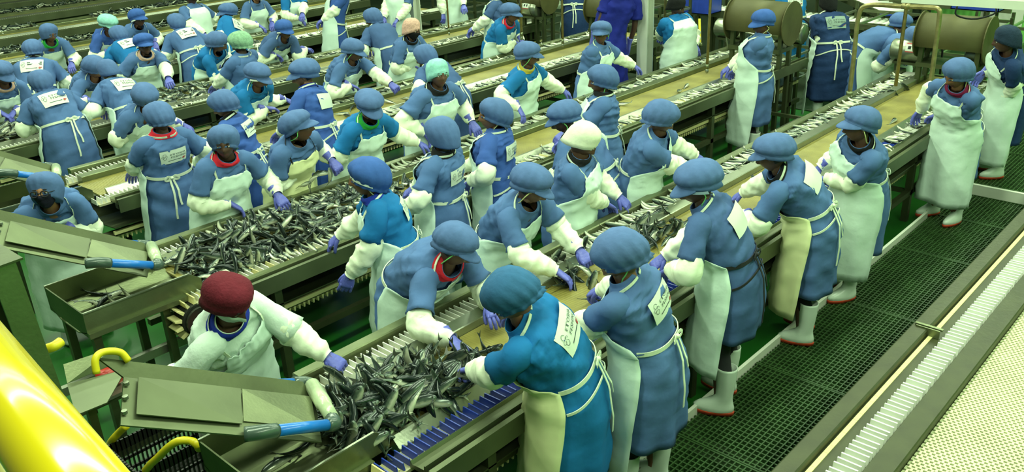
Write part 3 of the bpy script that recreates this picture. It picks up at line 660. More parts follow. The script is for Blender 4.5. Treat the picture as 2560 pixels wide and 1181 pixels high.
def person(key, head, row, side, label, fc=None, hf=None, hp=25, L=None, R=None, sm='b', cap='b', ck='puff', visor=True, band=None, ap='w', skin=1, lab=None, dx=0., hip=None, zh=None, ztgt=.965,
           bow=True, tie='w', col=None, mask=None, glasses=False, cord=None, fat=1.0, k=1.0, roll=0, pose=('reach', 'reach'), boots=False, bib=True, twist=0, detail=2, hipoff=None, cover=True, step=0., neckstrap='w', covL=None, low=0, lean_lim=None, under=None, hem=1.0, aplen=0.):
    if near_row1(row, side) and not step: step = .04
    seed = sum(ord(c)*31**i for i, c in enumerate(key)) % 100003
    near = side == 'n'
    if fc is None: fc = 92 if near else 268
    if hf is None: hf = fc
    fwd = np.array((math.cos(R_(fc)), math.sin(R_(fc)), 0)); hfw = np.array((math.cos(R_(hf)), math.sin(R_(hf)), 0))
    Lh = .66*k
    if zh is not None:
        Hc = at(head[0], head[1], zh+step)
        if hip is None:
            d = math.sqrt(max(0, Lh**2-(zh-.88*k)**2)); hp3 = Hc-fwd*d; hp3[2] = .88*k+step
    else:
        Yh = (N0(row)-(.19 if hipoff is None else hipoff)) if near else (N0(row)+1.166+(.19 if hipoff is None else hipoff))
        if hip is None:
            dr = ray(*head); best = None
            for t in np.linspace(.5, 30, 3000):
                q = np.array((0, 0, CH))+dr*t
                if q[2] < .9 or q[2] > 1.9: continue
                r = dx*dx+(q[1]-Yh)**2+(q[2]-.88*k-step)**2-Lh*Lh
                pen = abs(r)+.04*abs(q[1]-Yh)+(.3 if (q[1]-Yh)*fwd[1] < -.06 else 0)
                if best is None or pen < best[0]: best = (pen, q)
            Hc = best[1]; hp3 = np.array((Hc[0]-dx, Yh, .88*k+step))
            d = np.linalg.norm(Hc-hp3); k2 = k*np.clip(d/Lh, .9, 1.12)
            k = k2
    if hip is not None:
        hp3 = at(hip[0], hip[1], .88*k+step); dr = ray(*head); best = None
        for t in np.linspace(.5, 30, 4000):
            q = np.array((0, 0, CH))+dr*t; dd = q-hp3
            pen = abs(np.linalg.norm(dd)-Lh)+.06*np.hypot(dd[0], dd[1])+(.5 if dd@fwd < -.05 else 0)
            if best is None or pen < best[0]: best = (pen, q)
        Hc = best[1]
    base = np.array((hp3[0], hp3[1], step)); hip3 = hp3.copy()
    uu = norm(Hc-hip3); nd = norm(uu*.55+UP*.6-hfw*.05); N = Hc-nd*.138*k-hfw*.026
    LAT0 = norm(np.cross(UP, fwd)); ca, sa = math.cos(R_(twist)), math.sin(R_(twist))
    sd = norm(N-hip3); latN = norm(LAT0*ca+norm(np.cross(LAT0, sd))*-sa); latN = norm(latN-sd*(latN@sd))
    fN = norm(np.cross(latN, sd))
    T = Torso(hip3-base+UP*0, N-base, fwd, latN, k, fat)
    det = detail
    root = bpy.data.objects.new('person', None)  # placeholder swapped for the body mesh below
    o_body = bpy.data.objects.new('person', bpy.data.meshes.new('person')); COL.objects.link(o_body); o_body.location = base; tag(o_body, label, 'person')
    bpy.data.objects.remove(root); root = o_body; root.name = 'person'
    hipL = hip3-base; NL = N-base; HL = Hc-base
    # ---- arms
    shd = [NL-sd*.055*k+latN*s*.178*k*fat**.5-fN*.005 for s in (1, -1)]
    arms = []
    for i, (s, tg) in enumerate(((1, L), (-1, R))):
        S0 = shd[i]
        if tg is None: hpos = hipL+fwd*.40*k+LAT0*s*.11*k; hpos = np.array((hpos[0], hpos[1], ztgt-step))
        elif tg == 'side': hpos = hipL+LAT0*s*.27*k+fwd*.08; hpos[2] = .74*k
        elif tg == 'belly': hpos = hipL+LAT0*s*.05*k+fwd*.27*k; hpos[2] = 1.0*k
        else: hpos = (at(tg[0], tg[1], tg[2] if len(tg) > 2 else ztgt)-base)
        hang = tg == 'side' or (tg is not None and len(tg) > 3)
        hd = norm((hpos-S0)*np.array((1, 1, .35))+UP*-.25) if not hang else norm(np.array((fwd[0]*.15, fwd[1]*.15, -1)))
        Wt = hpos-hd*.06*k
        pole = norm(LAT0*s*.75-UP*.75-fwd*.25) if not hang else norm(-fwd+LAT0*s*.3)
        E, Wr = ik(S0, Wt, .275*k, .245*k, pole)
        hd = norm(hd*.55+norm(Wr-E)*.5)
        arms.append((S0, E, Wr, hd))
        back = norm(UP*.9-latN*s*.25+fwd*.1) if not hang else norm(LAT0*s)
        Rb = basis(hd, back)
        pz = pose[i]
        key2 = ('glove', pz, s)
        def gen(pz=pz, s=s):
            V, F = hand_template(pz); V = V.copy()
            if s > 0: V[:, 1] *= -1; F = [f[::-1] for f in F]
            return V, F
        me = cmesh(key2, gen, [GLOVE]); inst('glove', me, root, M4(Rb, Wr, 1.14*k))
    # ---- body (deferred skin)
    vs, es, rs = [], [], []
    def bv(p, r, par=None):
        vs.append(np.array(p)); rs.append(r*k)
        if par is not None: es.append((par, len(vs)-1))
        return len(vs)-1
    pel = bv(hipL, .12); C1 = T.fr(5.)[0]; C2 = T.fr(7.)[0]
    a = bv(C1, .105, pel); b = bv(C2, .105, a); c = bv(NL-sd*.03*k, .062, b); dneck = bv(NL+nd*.06*k, .052, c); bv(HL-nd*.02*k-hfw*.012, .05, dneck)
    for i, s in enumerate((1, -1)):
        S0, E, Wr, hd = arms[i]; q = bv(S0-latN*s*.03, .058, b); q = bv(S0+norm(E-S0)*.05, .052, q); q = bv(E, .036, q); q = bv(Wr, .026, q); q = bv(Wr+hd*.04, .016, q); bv(Wr+hd*.07, .009, q)
    foot = []
    for i, s in enumerate((1, -1)):
        st = rnd.uniform(-.05, .09)*k
        hj = hipL+LAT0*s*.085*k-UP*.05*k; kn = hj*np.array((1, 1, 0))+LAT0*s*.01+UP*.46*k+fwd*.02; an = hj*np.array((1, 1, 0))+LAT0*s*.045+fwd*st+UP*.09*k
        q = bv(hj, .085, pel); q = bv(kn, .054, q); q = bv(an, .038, q); bv(an+fwd*.10-UP*.05, .03, q); foot.append((an*np.array((1, 1, 0)), hj, kn, an))
    Hd = hfw*math.cos(R_(hp))-UP*math.sin(R_(hp)); Rh = basis(Hd, UP)
    if roll: 
        cr_, sr_ = math.cos(R_(roll)), math.sin(R_(roll)); Rh = Rh@np.array([[1, 0, 0], [0, cr_, -sr_], [0, sr_, cr_]])
    BODIES.append((root, vs, es, rs, M4(Rh, HL, k*1.0), SKINS[skin], root))
    HM = M4(Rh, HL, k)
    # ---- boots, trousers
    bm = cmesh(('boot',), boot_template, [BOOT]); sm_ = cmesh(('sole',), sole_template, [SOLE])
    for i, (fp, hj, kn, an) in enumerate(foot):
        aa = fc+(10 if i == 0 else -10); Rb = basis((math.cos(R_(aa)), math.sin(R_(aa)), 0), UP)
        b_ = inst('boot', bm, root, M4(Rb, fp-fwd*.03, k))
        if boots: inst('sole', sm_, b_, Matrix())
        m = MB() if i == 0 else m
        m.tube(spline([hj+UP*.08, hj-UP*.08, kn, an+UP*.16-fwd*.03], 9), np.linspace(.100, .048, 9)*k, 12)
    m.build('trousers', TROUS, root, True)
    # ---- smock
    nth = 60 if det > 1 else 30; us = np.linspace(hem, 12, 60 if det > 1 else 26); th = np.arange(nth)*2*math.pi/nth
    U, TH = np.meshgrid(us, th, indexing='ij'); 
    def sdisp(U, TH, P):
        skirt = np.clip((4.6-U)/3.2, 0, 1); off = skirt*.011*np.sin(TH*7+seed+U*.35)+skirt*.009*np.sin(TH*4+seed*2)
        return off+wrinkle(P*np.array((1, 1, 1.5)), seed, 12, .013)*np.clip((11-U)/2, .15, 1)+np.exp(-((U-5.2)/.9)**2)*wrinkle(P*np.array((.5, .5, 2.4)), seed+3, 26, .012)+np.exp(-((U-8)/1.6)**2)*wrinkle(P*np.array((1., 1., .7)), seed+4, 24, .012, True)+(wrinkle(P*np.array((.8, .8, 1.3)), seed+6, 18, .012, True)+.004)*np.clip((U-3)/2, .25, 1)*np.clip((11-U)/2, .1, 1)
    P, nn = T.pt(U, TH); P = P+nn*sdisp(U, TH, P)[..., None]
    m = MB(); V, F = loft(P, True, False); m.add(V, F)
    for i, s in enumerate((1, -1)):
        S0, E, Wr, hd = arms[i]; ctr = NL-sd*.10*k
        path = spline([S0*.45+ctr*.55, S0-latN*s*.02, S0+(E-S0)*.35, S0+(E-S0)*.70 if low == 0 else S0+(E-S0)*1.0], 13); rr = np.interp(np.linspace(0, 1, 13), [0, .25, .5, .8, 1], [.062, .078, .076, .078, .086])*k*fat**.5
        Pp, Tt, Uu, Ww = frames(path); thn = np.arange(18)*2*math.pi/18
        rg = Pp[:, None]+rr[:, None, None]*(np.cos(thn)[None, :, None]*Uu[:, None]+np.sin(thn)[None, :, None]*Ww[:, None])
        n_ = rg-Pp[:, None]; n_ /= np.linalg.norm(n_, axis=2)[..., None]; rg = rg+n_*(wrinkle(rg, seed+5+i, 20, .010)+wrinkle(rg, seed+8+i, 24, .014, True))[..., None]*np.linspace(.3, 1, 13)[:, None, None]
        V, F = loft(rg, True, False); m.add(V, F)
    smock = m.build('smock', SM[sm], root, True)
    if det > 1:
        md = smock.modifiers.new('thickness', 'SOLIDIFY'); md.thickness = .004; md.offset = -1
    # dark undershirt cuffs at the sleeve openings
    if under:
        m = MB()
        for i, s in enumerate((1, -1)):
            S0, E, Wr, hd = arms[i]; m.tube([S0+(E-S0)*.55, S0+(E-S0)*.85, E+(Wr-E)*.12], [.066*k, .064*k, .058*k], 12)
        m.build('undershirt_sleeves', under, root, True)
    # ---- arm covers
    if cover:
        for i, s in enumerate((1, -1)):
            S0, E, Wr, hd = arms[i]; st = E+(S0-E)*.44
            nP = 34; path = spline([st, E+(S0-E)*.06+norm(E-(S0+Wr)/2)*.006, E+(Wr-E)*.5, Wr-hd*.012], nP); tt = np.linspace(0, 1, nP)
            rr = np.interp(tt, [0, .04, .14, .38, .58, .80, .92, .96, 1], [.054, .062, .076, .082, .074, .064, .050, .038, .043])*k
            Pp, Tt, Uu, Ww = frames(path); n2 = 30; thn = np.arange(n2)*2*math.pi/n2
            rg = Pp[:, None]+rr[:, None, None]*(np.cos(thn)[None, :, None]*Uu[:, None]+np.sin(thn)[None, :, None]*Ww[:, None])
            n_ = rg-Pp[:, None]; n_ /= np.linalg.norm(n_, axis=2)[..., None]
            env = np.sin(np.clip(tt, .02, .98)*math.pi)**.5
            ph = wrinkle(rg, seed+41+i, 9, 1.6); dsp = wrinkle(rg, seed+11+i, 15, .013, True, 4)+.0075*(np.abs(np.sin((tt*11)[:, None]+ph+1.1*np.cos(thn*1+seed)[None]))-.5)+.004*(np.abs(np.sin((tt*23)[:, None]+2*ph))-.5)
            rg = rg+n_*(dsp*env[:, None])[..., None]
            V, F = loft(rg, True, False); mk('arm_cover', V, F, SLEEVE, root)
    # ---- apron
    if ap:
        am = APRON if ap == 'w' else APRON_Y
        rows = 34 if det > 1 else 22; cols = 29 if det > 1 else 19; ub = 8.5 if bib else 6.0
        uu_ = np.linspace(aplen, ub, rows); tm = np.interp(uu_, [0, 3, 4.4, 5.2, 5.7, 6.3, 7.2, 8.5], [92, 100, 104, 104, 84, 56, 44, 34])
        U = np.repeat(uu_[:, None], cols, 1); TH = np.radians(tm)[:, None]*np.linspace(-1, 1, cols)[None]
        P, nn = T.pt(U, TH); wv = np.clip((4.8-U)/4, 0, 1)
        sd_ = sdisp(U, TH, P); off = .016+np.maximum(sd_, sd_*.4)+wv*(.010+.010*np.sin(TH*5+seed)+.008*np.sin(TH*3+U*.9+seed))+np.abs(wrinkle(P, seed+21, 11, .010))+np.abs(wrinkle(P, seed+22, 20, .008, True))*.8
        off += .010*np.exp(-((np.abs(TH)-np.radians(tm)[:, None])/.14)**2)*np.clip((5-U)/3, 0, 1)
        P = P+nn*np.maximum(off, sd_+.010)[..., None]
        V, F = loft(P, False, False); o = mk('apron', V, F, am, root)
        if det > 1:
            md = o.modifiers.new('thickness', 'SOLIDIFY'); md.thickness = .003
        tm_ = {'w': TIE, 'k': TIE_K}[tie]
        # waist tie round the back
        thb = np.radians(np.linspace(102, 258, 26)); ub_ = 5.15+.12*np.cos(thb*1.0)
        Pt, nt_ = T.pt(ub_, thb, .014); m = MB(); V, F = ribbon(Pt, nt_, .024, .005); m.add(V, F)
        if near or bow:
            thb2 = np.radians(np.linspace(104, 256, 26)); Pt2, nt2 = T.pt(3.9+.55*np.cos((thb2-math.pi)*1.1), thb2, .014); 
            if seed % 3 != 1: V, F = ribbon(Pt2, nt2, .014, .005); m.add(V, F)
        m.build('waist_tie', tm_, root)
        if near or bow:
            m = MB(); c0 = math.pi*(1+.06*math.sin(seed))
            def S(u, t, o): q, n_ = T.pt(np.array([u]), np.array([t]), o); return q[0], n_[0]
            q, nq = S(5.05, c0, .02); lt = norm(np.cross(nq, UP))
            for s in (1, -1):
                lp = spline([q, q+lt*s*.035+UP*.018+nq*.012, q+lt*s*.062-UP*.006+nq*.014, q+lt*s*.034-UP*.020+nq*.008, q], 12); V, F = ribbon(lp, np.repeat(nq[None], 12, 0), .016, .004); m.add(V, F)
                ul = np.linspace(5.05, 2.6+.7*(s > 0)+.3*math.sin(seed+s), 12); tl = c0+s*(.05+.06*np.linspace(0, 1, 12))+.02*np.sin(np.linspace(0, 7, 12)+seed)
                Pq, nq2 = T.pt(ul, tl, .022); V, F = ribbon(Pq, nq2, .017, .004); m.add(V, F)
            ell(m, q+nq*.008, (.016, .016, .014), 0, 8, 6)
            m.build('tie_bow', tm_, root)
        if bib:
            m = MB()
            for s in (1, -1):
                ul = np.concatenate([np.linspace(ub-.15, 10.6, 12), np.linspace(10.8, 11.1, 5)]); tl = np.radians(s*np.interp(ul, [ub-.2, 9.2, 10.4, 10.8, 11.1], [31, 40, 72, 120, 172])); Pq, nq = T.pt(ul, tl, .016)
                V, F = ribbon(Pq, nq, .015, .004); m.add(V, F)
            m.build('neck_strap', {'w': TIE, 'k': TIE_K}[neckstrap], root)
    # ---- back label
    if lab:
        lw, lh = 8, 6; hw = .48; u0, u1 = 6.25, 7.75; tc = math.pi+(.0 if lab != 'S' else .0)
        U, TH = np.meshgrid(np.linspace(u1, u0, lh), tc-np.linspace(-hw, hw, lw), indexing='ij'); TH = 2*math.pi-TH+0*U
        P, nn = T.pt(U, TH, .012); V, F = loft(P, False, False); F = [f[::-1] for f in F]
        lo = mk('back_label', V, F, LABEL_N if lab == 'worn' else LABEL_M, root, smooth=True)
        def onlab(XY, o=.0155):   # x 0..1 left to right as read, y 0..1 bottom to top
            u = u0+(u1-u0)*XY[:, 1]; t = tc+hw-2*hw*XY[:, 0]; t = tc-(-hw+2*hw*XY[:, 0]) if False else tc-hw+2*hw*XY[:, 0]
            return T.pt(u, 2*math.pi-(2*math.pi-t), o)[0]
        if lab in ('text', 'worn', 'half'):
            m = MB()
            tx = ((TXT1, .38, .58, .135), (TXT2, .40, .34, .135)) if det > 1 else ()
            for (tv, tf), x0, y0, sc in tx:
                wdt = tv[:, 0].max(); V = np.column_stack([x0+tv[:, 0]/wdt*.54, y0+tv[:, 1]*sc*1.45]); m.add(onlab(V), tf)
            if det < 2:
                for y0, x0, x1 in ((.62, .36, .92), (.40, .38, .92)):
                    m.add(onlab(np.array([(x0, y0), (x1, y0), (x1, y0+.12), (x0, y0+.12)])), [(0, 1, 2, 3)])
            m.add(onlab(np.array([(.30, .17), (.72, .17), (.72, .20), (.30, .20)])), [(0, 1, 2, 3)])
            m.build('lettering', INK, lo, False)
            m = MB()
            for cx, cy, rr, a0, a1 in ((.19, .70, .065, 0, 330), (.12, .52, .055, 40, 360), (.19, .40, .065, 90, 420), (.25, .56, .04, -60, 200)):
                aa = np.radians(np.linspace(a0, a1, 16)); 
                V = np.vstack([np.column_stack([cx+(rr+e)*np.cos(aa), cy+(rr+e)*1.5*np.sin(aa)]) for e in (-.006, .006)]); m.add(onlab(V), [(i, i+1, 17+i, 16+i) for i in range(15)])
            m.build('logo', INK, lo, False)
            m = MB(); m.add(onlab(np.array([(.78, .14), (.86, .14), (.88, .19), (.85, .25), (.79, .24), (.77, .20)])), [(0, 1, 2, 3, 4, 5)]); m.add(onlab(np.array([(.87, .19), (.92, .20), (.92, .25), (.88, .24)])), [(0, 1, 2, 3)]); m.build('red_mark', REDLAB, lo, False)
    # ---- collar / scarf
    if col is not None:
        Pq, _ = T.pt(np.full(20, 11.0), np.arange(20)*2*math.pi/20, .010); P2, _ = T.pt(np.full(20, 11.6), np.arange(20)*2*math.pi/20, .016); P3, _ = T.pt(np.full(20, 12.0), np.arange(20)*2*math.pi/20, .004); P0, _ = T.pt(np.full(20, 10.3), np.arange(20)*2*math.pi/20, .006)
        V, F = loft([P0, Pq, P2, P3], True, False); V = V+np.repeat(wrinkle(V, seed, 60, .003)[:, None], 3, 1); mk('collar', V, F, col, root)
    # ---- cap
    cv = seed % 4
    ckey = ('cap', ck, cv, cap); me = cmesh(ckey, lambda: cap_template(ck, cv+3), [CAPM[cap]])
    CMx = HM @ Matrix.Translation((-.012, 0, -.018)) @ Matrix.Diagonal((1.07, 1.06, 1.24, 1)); co = inst('cap', me, root, CMx)
    if visor: inst('visor', cmesh(('visor', cap), visor_template, [CAPM[cap]]), co, Matrix())
    if band is not None: inst('cap_band', cmesh(('cap_band', band.name), visband_template, [band]), co, Matrix())
    hv = HEADT[0]
    if mask is not None:
        key3 = ('face_mask', mask.name)
        def gm():
            V = HEADT[0][:36*31]; F = HEADT[1][:36*30]; keep = [f for f in F if V[list(f)].mean(0)[0] > -.005 and -.118 < V[list(f)].mean(0)[2] < -.018]
            ids = sorted({i for f in keep for i in f}); mp = {a: b for b, a in enumerate(ids)}; Vn = V[ids].copy(); nl = np.sqrt((Vn**2).sum(1))[:, None]; Vn = Vn*(1+.006/nl)+np.array((.003, 0, 0))
            return Vn, [[mp[i] for i in f] for f in keep]
        inst('face_mask', cmesh(key3, gm, [mask]), root, HM)
    if glasses:
        m = MB()
        for s in (-1, 1):
            aa = np.linspace(0, 2*math.pi, 21); m.tube([(.116-.008*abs(math.cos(a)), s*.034+.027*math.cos(a), -.004+.021*math.sin(a)) for a in aa], .0042, 6, 0, False)
            m.tube([(.108, s*.060, .004), (.05, s*.081, .004), (.0, s*.080, .002)], .0025, 6)
        m.tube([(.119, -.008, 0), (.122, 0, .003), (.119, .008, 0)], .004, 6)
        V = np.vstack(m.v); inst('glasses', cmesh(('glasses',), lambda: (V, m.f), [TIE_K]), root, HM)
    if cord is not None:
        m = MB()
        for s in (1, -1):
            m.tube(spline([HL+Rh@np.array((.0, s*.083, -.02))*k, HL+Rh@np.array((-.01, s*.088, -.06))*k, NL+latN*s*.07*k-fN*.01+UP*.03, NL-fN*.075*k+latN*s*.03*k+UP*.005], 10), .0035, 6)
            ell(m, HL+Rh@np.array((.004, s*.083, -.012))*k, (.007, .007, .007), 0, 6, 5)
        m.build('earplug_cord', cord, root, True)
    PERSONS[key] = dict(root=root, HM=HM, T=T, base=base, arms=arms, Rh=Rh, k=k)
    FIT[key] = (k, Hc, hp3)
    return root
def finish_bodies():
    tmp = []
    for root, vs, es, rs, HM, skin, _ in BODIES:
        me = bpy.data.meshes.new('tmpbody'); me.from_pydata([tuple(v) for v in vs], es, []); o = bpy.data.objects.new('tmpbody', me); COL.objects.link(o)
        md = o.modifiers.new('skin', 'SKIN'); md.use_smooth_shade = True; o.modifiers.new('sub', 'SUBSURF').levels = 1
        lay = me.skin_vertices[0].data
        for i, r in enumerate(rs): lay[i].radius = (r, r)
        lay[0].use_root = True; tmp.append(o)
    dg = bpy.context.evaluated_depsgraph_get(); dg.update()
    hv, hf, hm = HEADT
    for o, (root, vs, es, rs, HM, skin, _) in zip(tmp, BODIES):
        ev = o.evaluated_get(dg); me = ev.to_mesh(); n = len(me.vertices); co = np.empty(n*3, np.float32); me.vertices.foreach_get('co', co); V = co.reshape(-1, 3)
        F = [list(p.vertices) for p in me.polygons]; ev.to_mesh_clear()
        Mx = np.array(HM); H = hv@Mx[:3, :3].T+Mx[:3, 3]
        V = np.vstack([V, H]); F2 = F+[[i+n for i in f] for f in hf]; mi = [0]*len(F)+list(hm)
        b = root.data; b.from_pydata(V.tolist(), [], F2)
        for m_ in (skin, HAIR, EYEW, EYED, LIPS): b.materials.append(m_)
        b.polygons.foreach_set('material_index', np.array(mi, np.int32)); b.polygons.foreach_set('use_smooth', np.ones(len(F2), bool)); b.update()
    for o in tmp: bpy.data.objects.remove(o)
# ------------------------------------------------------------------ the people
RED = cloth('red_scarf_cloth', (206, 40, 56)); MAR = cloth('maroon_scarf_cloth', (110, 24, 60)); GRN = cloth('green_collar_cloth', (40, 150, 60)); YEL = cloth('mustard_collar_cloth', (176, 160, 60)); TEAL = cloth('teal_shirt_cloth', (84, 170, 150)); NAVY = cloth('navy_shirt_cloth', (28, 34, 110)); BLK = cloth('black_scarf_cloth', (22, 24, 26)); PINK = cloth('pale_pink_scarf_cloth', (206, 168, 150)); ROY = cloth('royal_shirt_cloth', (30, 50, 150)); MASKW = cloth('white_mask_cloth', (206, 222, 210)); MASKK = cloth('black_mask_cloth', (28, 28, 44)); BANDW = cloth('white_cap_band', (222, 230, 220)); BANDG = cloth('grey_patterned_band', (150, 170, 190))
CG = mat('green_earplug_cord', (110, 200, 110), .5); CY = mat('yellow_earplug_cord', (214, 220, 150), .5)
T1 = BLK
P = person
# nearest line, near side (backs to the camera)
P('A1', (1274, 745), 1, 'n', 'person in cyan smock and teal cap bending low over the belt, worded label on back', fc=112, hf=128, hp=55, L=(1150, 932, .93), R=(1250, 792, .95), sm='c', cap='t', ck='mob', visor=False, ap='y', lab='text', hip=(1420, 985), tie='w', fat=1.08, boots=True, skin=2, cord=None, pose=('grip', 'reach'))
P('A2', (1545, 642), 1, 'n', 'person in steel blue smock with two rows of white ties, beside the cyan bending worker', fc=102, hf=126, hp=45, L=(1418, 806, .97), R=(1446, 748, .93), sm='b', ck='mob', visor=False, lab='text', hip=(1618, 905), hem=1.35, fat=1.02, boots=True, skin=2, cord=CG, pose=('reach', 'grip'))
P('A3', (1742, 462), 1, 'n', 'tall person in steel blue smock with black ties, black trousers and patterned cap band', fc=104, hf=132, hp=30, L=(1662, 692, .98), R=(1640, 662, .96), sm='d', cap='b', band=BANDG, lab='blank', dx=-.13, hem=1.75, aplen=.7, boots=True, skin=0, cord=CG, tie='k', k=1.03, under=None)
P('A4', (1930, 386), 1, 'n', 'person in steel blue smock with yellowed white apron, black collar, leaning to the belt', fc=98, hf=106, hp=24, hem=1.2, aplen=.35, L=(1842, 545, .96), R=(1830, 500, .95), sm='b', lab='blank', ap='y', dx=-.24, boots=True, skin=0, col=BLK, under=BLK, k=1.0, bow=True)
P('A5', (2148, 314), 1, 'n', 'person in steel blue smock in left profile, long white apron and bent white arm covers', fc=138, hf=136, hp=6, hem=1.2, aplen=.3, L=(2052, 452, 1.0), R=(2036, 434, 1.0), sm='b', hip=(2150, 480), boots=True, skin=1, cord=CY, col=BLK, under=BLK, fat=1.04, ap='w', bow=False)
P('A6', (2392, 186), 1, 'n', 'person with maroon collar and floppy cap, full-length white apron, hands joined over the belt', fc=152, hf=150, hp=24, hem=1.4, aplen=.2, L=(2318, 298, .98), R=(2292, 288, .98), sm='b', ck='mob', visor=False, hip=(2392, 330), boots=True, skin=2, col=MAR, cord=CY, bow=False)
P('A7', (2515, 100), 1, 'n', 'person in navy smock and dark knit cap on the far raised grating, right photo edge', fc=122, hf=112, hp=10, L=(2492, 290, .78, 1), R='belly', sm='n', cap='n', ck='knit', visor=False, hip=(2520, 232), boots=True, skin=0, step=.14, bow=False)
# nearest line, far side (facing the camera)
P('B1', (572, 752), 1, 'f', 'person in maroon beret, white mask and white coat reaching for a fish', fc=292, hf=288, hp=38, L=(850, 915, .95), R=(425, 935, .95), sm='w', cap='m', ck='beret', visor=False, mask=MASKW, col=ROY, lab=None, skin=1, fat=1.05, hip=(580, 925), pose=('grip', 'reach'), bow=False, low=1)
P('B2', (1140, 618), 1, 'f', 'person with red mask under the chin, both arms stretched across the belt', fc=282, hf=312, hp=42, R=(1146, 878, .92), L=(1236, 788, .94), sm='b', col=RED, skin=1, cord=CG, fat=1.1, pose=('reach', 'grip'), bow=False)
P('B3', (1330, 466), 1, 'f', 'person with white earplug wire and peaked cap stretching both hands to the belt middle', fc=278, hf=308, hp=36, R=(1412, 698, .90), L=(1466, 650, .93), sm='b', skin=1, cord=CY, fat=1.0, pose=('grip', 'reach'), bow=False)
P('B4', (1458, 352), 1, 'f', 'person in white knitted hat with folded bib apron working in the white cleats', fc=290, hf=300, hp=40, R=(1528, 520, .93), L=(1562, 508, .93), sm='b', cap='w', ck='knit', visor=False, skin=1, col=BLK, bow=False)
P('B5', (1656, 295), 1, 'f', 'person with floppy cap and crossed white arm covers facing right, empty dark aisle behind', fc=300, hf=322, hp=36, R=(1738, 425, .96), L=(1768, 408, .96), sm='b', ck='mob', visor=False, skin=1, fat=1.04, bow=False)
# second line, near side
P('C2', (916, 445), 2, 'n', 'person in bright cyan smock in left profile standing at the heap, one arm hanging down', fc=142, hf=140, hp=4, L=(857, 745, .72, 1), R=(832, 606, .93), sm='c', cap='r', ck='mob', visor=False, band=BANDW, lab='text', zh=1.52, skin=2, col=ROY, cord=CY, pose=('hang', 'reach'), fat=1.02)
P('C3', (1100, 338), 2, 'n', 'person with full blue cap from behind and white bow, next to the cyan profile worker', fc=108, hf=100, hp=20, L=(988, 540, .95), sm='b', ck='low', visor=False, lab='text', skin=0, col=BLK)
P('C4', (1232, 288), 2, 'n', 'person in royal blue smock with face turned in left profile, lips open', zh=1.54, fc=112, hf=150, hp=0, L=(1168, 470, .98), sm='r', ck='mob', visor=False, lab='text', skin=2, cord=CY)
P('C5', (1408, 296), 2, 'n', 'person with striped puffy cap behind the white knitted hat, back turned', zh=1.46, fc=110, hf=125, hp=30, sm='b', ck='puff', skin=0, col=BLK, cord=CG)
P('C6', (1502, 200), 2, 'n', 'person with black collar in left profile, white arm cover, left of the floppy cap', fc=128, hf=140, hp=10, sm='b', visor=False, ck='mob', skin=1, col=BLK, cord=CG, under=BLK, fat=1.05)
P('C7', (1905, 58), 2, 'n', 'person with peaked dark blue cap turning left, long apron, at the empty stretch of belt', fc=112, hf=156, hp=16, hem=1.3, aplen=.2, L=(1826, 188, .96), R=(1806, 182, .96), sm='b', cap='r', skin=1, under=ROY, bow=False, cord=CY, k=1.04, fat=1.08)
P('C8', (2068, 8), 2, 'n', 'person in navy smock with worn grey label, back to the camera, far aisle', fc=52, hf=60, hp=8, zh=1.56, sm='n', cap='k', ck='knit', visor=False, lab='worn', skin=0, col=BLK, L='belly', R='belly', boots=True, fat=1.1, k=1.04)
# second line, far side
P('D0', (112, 478), 2, 'f', 'person in glasses and black mask behind the chute at the left photo edge', fc=262, hf=232, hp=-10, L=(150, 606, .98), R=(5, 570, .95), sm='b', ck='low', visor=False, mask=MASKK, glasses=True, skin=3, cord=CG, bow=True, hip=(150, 590))
P('D1', (560, 358), 2, 'f', 'person with red scarf and mint shirt collar, hands down in the white cleats', fc=270, hf=236, hp=3, R=(590, 525, .94), L=(708, 506, .94), sm='b', ck='mob', visor=False, skin=0, col=RED, cord=CG, bow=False, fat=1.04)
P('D2', (748, 318), 2, 'f', 'person with black neck straps and yellowed apron holding dark fish in both hands', fc=282, hf=312, hp=-4, R=(762, 432, 1.02), L=(842, 418, 1.02), sm='b', visor=True, skin=1, cord=CG, ap='y', neckstrap='k', bow=False, pose=('grip', 'grip'), fat=1.05)
P('D3', (924, 268), 2, 'f', 'person in cyan smock with green collar and peaked cap looking down', fc=275, hf=258, hp=34, R=(884, 390, .98), L=(1060, 366, .95), sm='c', col=GRN, skin=1, cord=CG, bow=False, fat=1.06)
P('D4', (1096, 186), 2, 'f', 'tall broad person in pale mint cap and pale blue smock, apron top untidy', fc=272, hf=252, hp=-2, R=(1064, 350, .98), L=(1190, 322, .96), sm='b', cap='g', ck='knit', visor=False, skin=1, col=BLK, bow=False, fat=1.14, k=1.04)
P('D5', (1322, 138), 2, 'f', 'person in cyan smock with mustard collar in right profile under a peaked cap', fc=288, hf=322, hp=18, R=(1300, 288, .97), L=(1428, 240, .95), sm='c', col=YEL, skin=1, cord=CG, bow=False)
P('D6', (1502, 84), 2, 'f', 'person with peaked cap looking left, one arm stretched along the white cleats', fc=280, hf=205, hp=2, R=(1478, 180, .97), L=(1608, 180, .95), sm='b', skin=1, cord=CG, bow=False)
P('D7', (1692, 16), 2, 'f', 'person in black hat right of the white column, apron crumpled, both gloves low', fc=252, hf=270, hp=20, R=(1655, 106, .98), L=(1742, 128, .95), sm='c', cap='k', ck='knit', visor=False, skin=0, bow=False, fat=1.08)
P('D8', (1562, -46), 3, 'n', 'tall person in ultramarine overalls left of the white column', fc=60, hf=60, hp=6, zh=1.72, sm='o', cap='n', ck='knit', visor=False, skin=0, ap=None, cover=False, L='side', R='side', k=1.14, hip=(1520, 130))
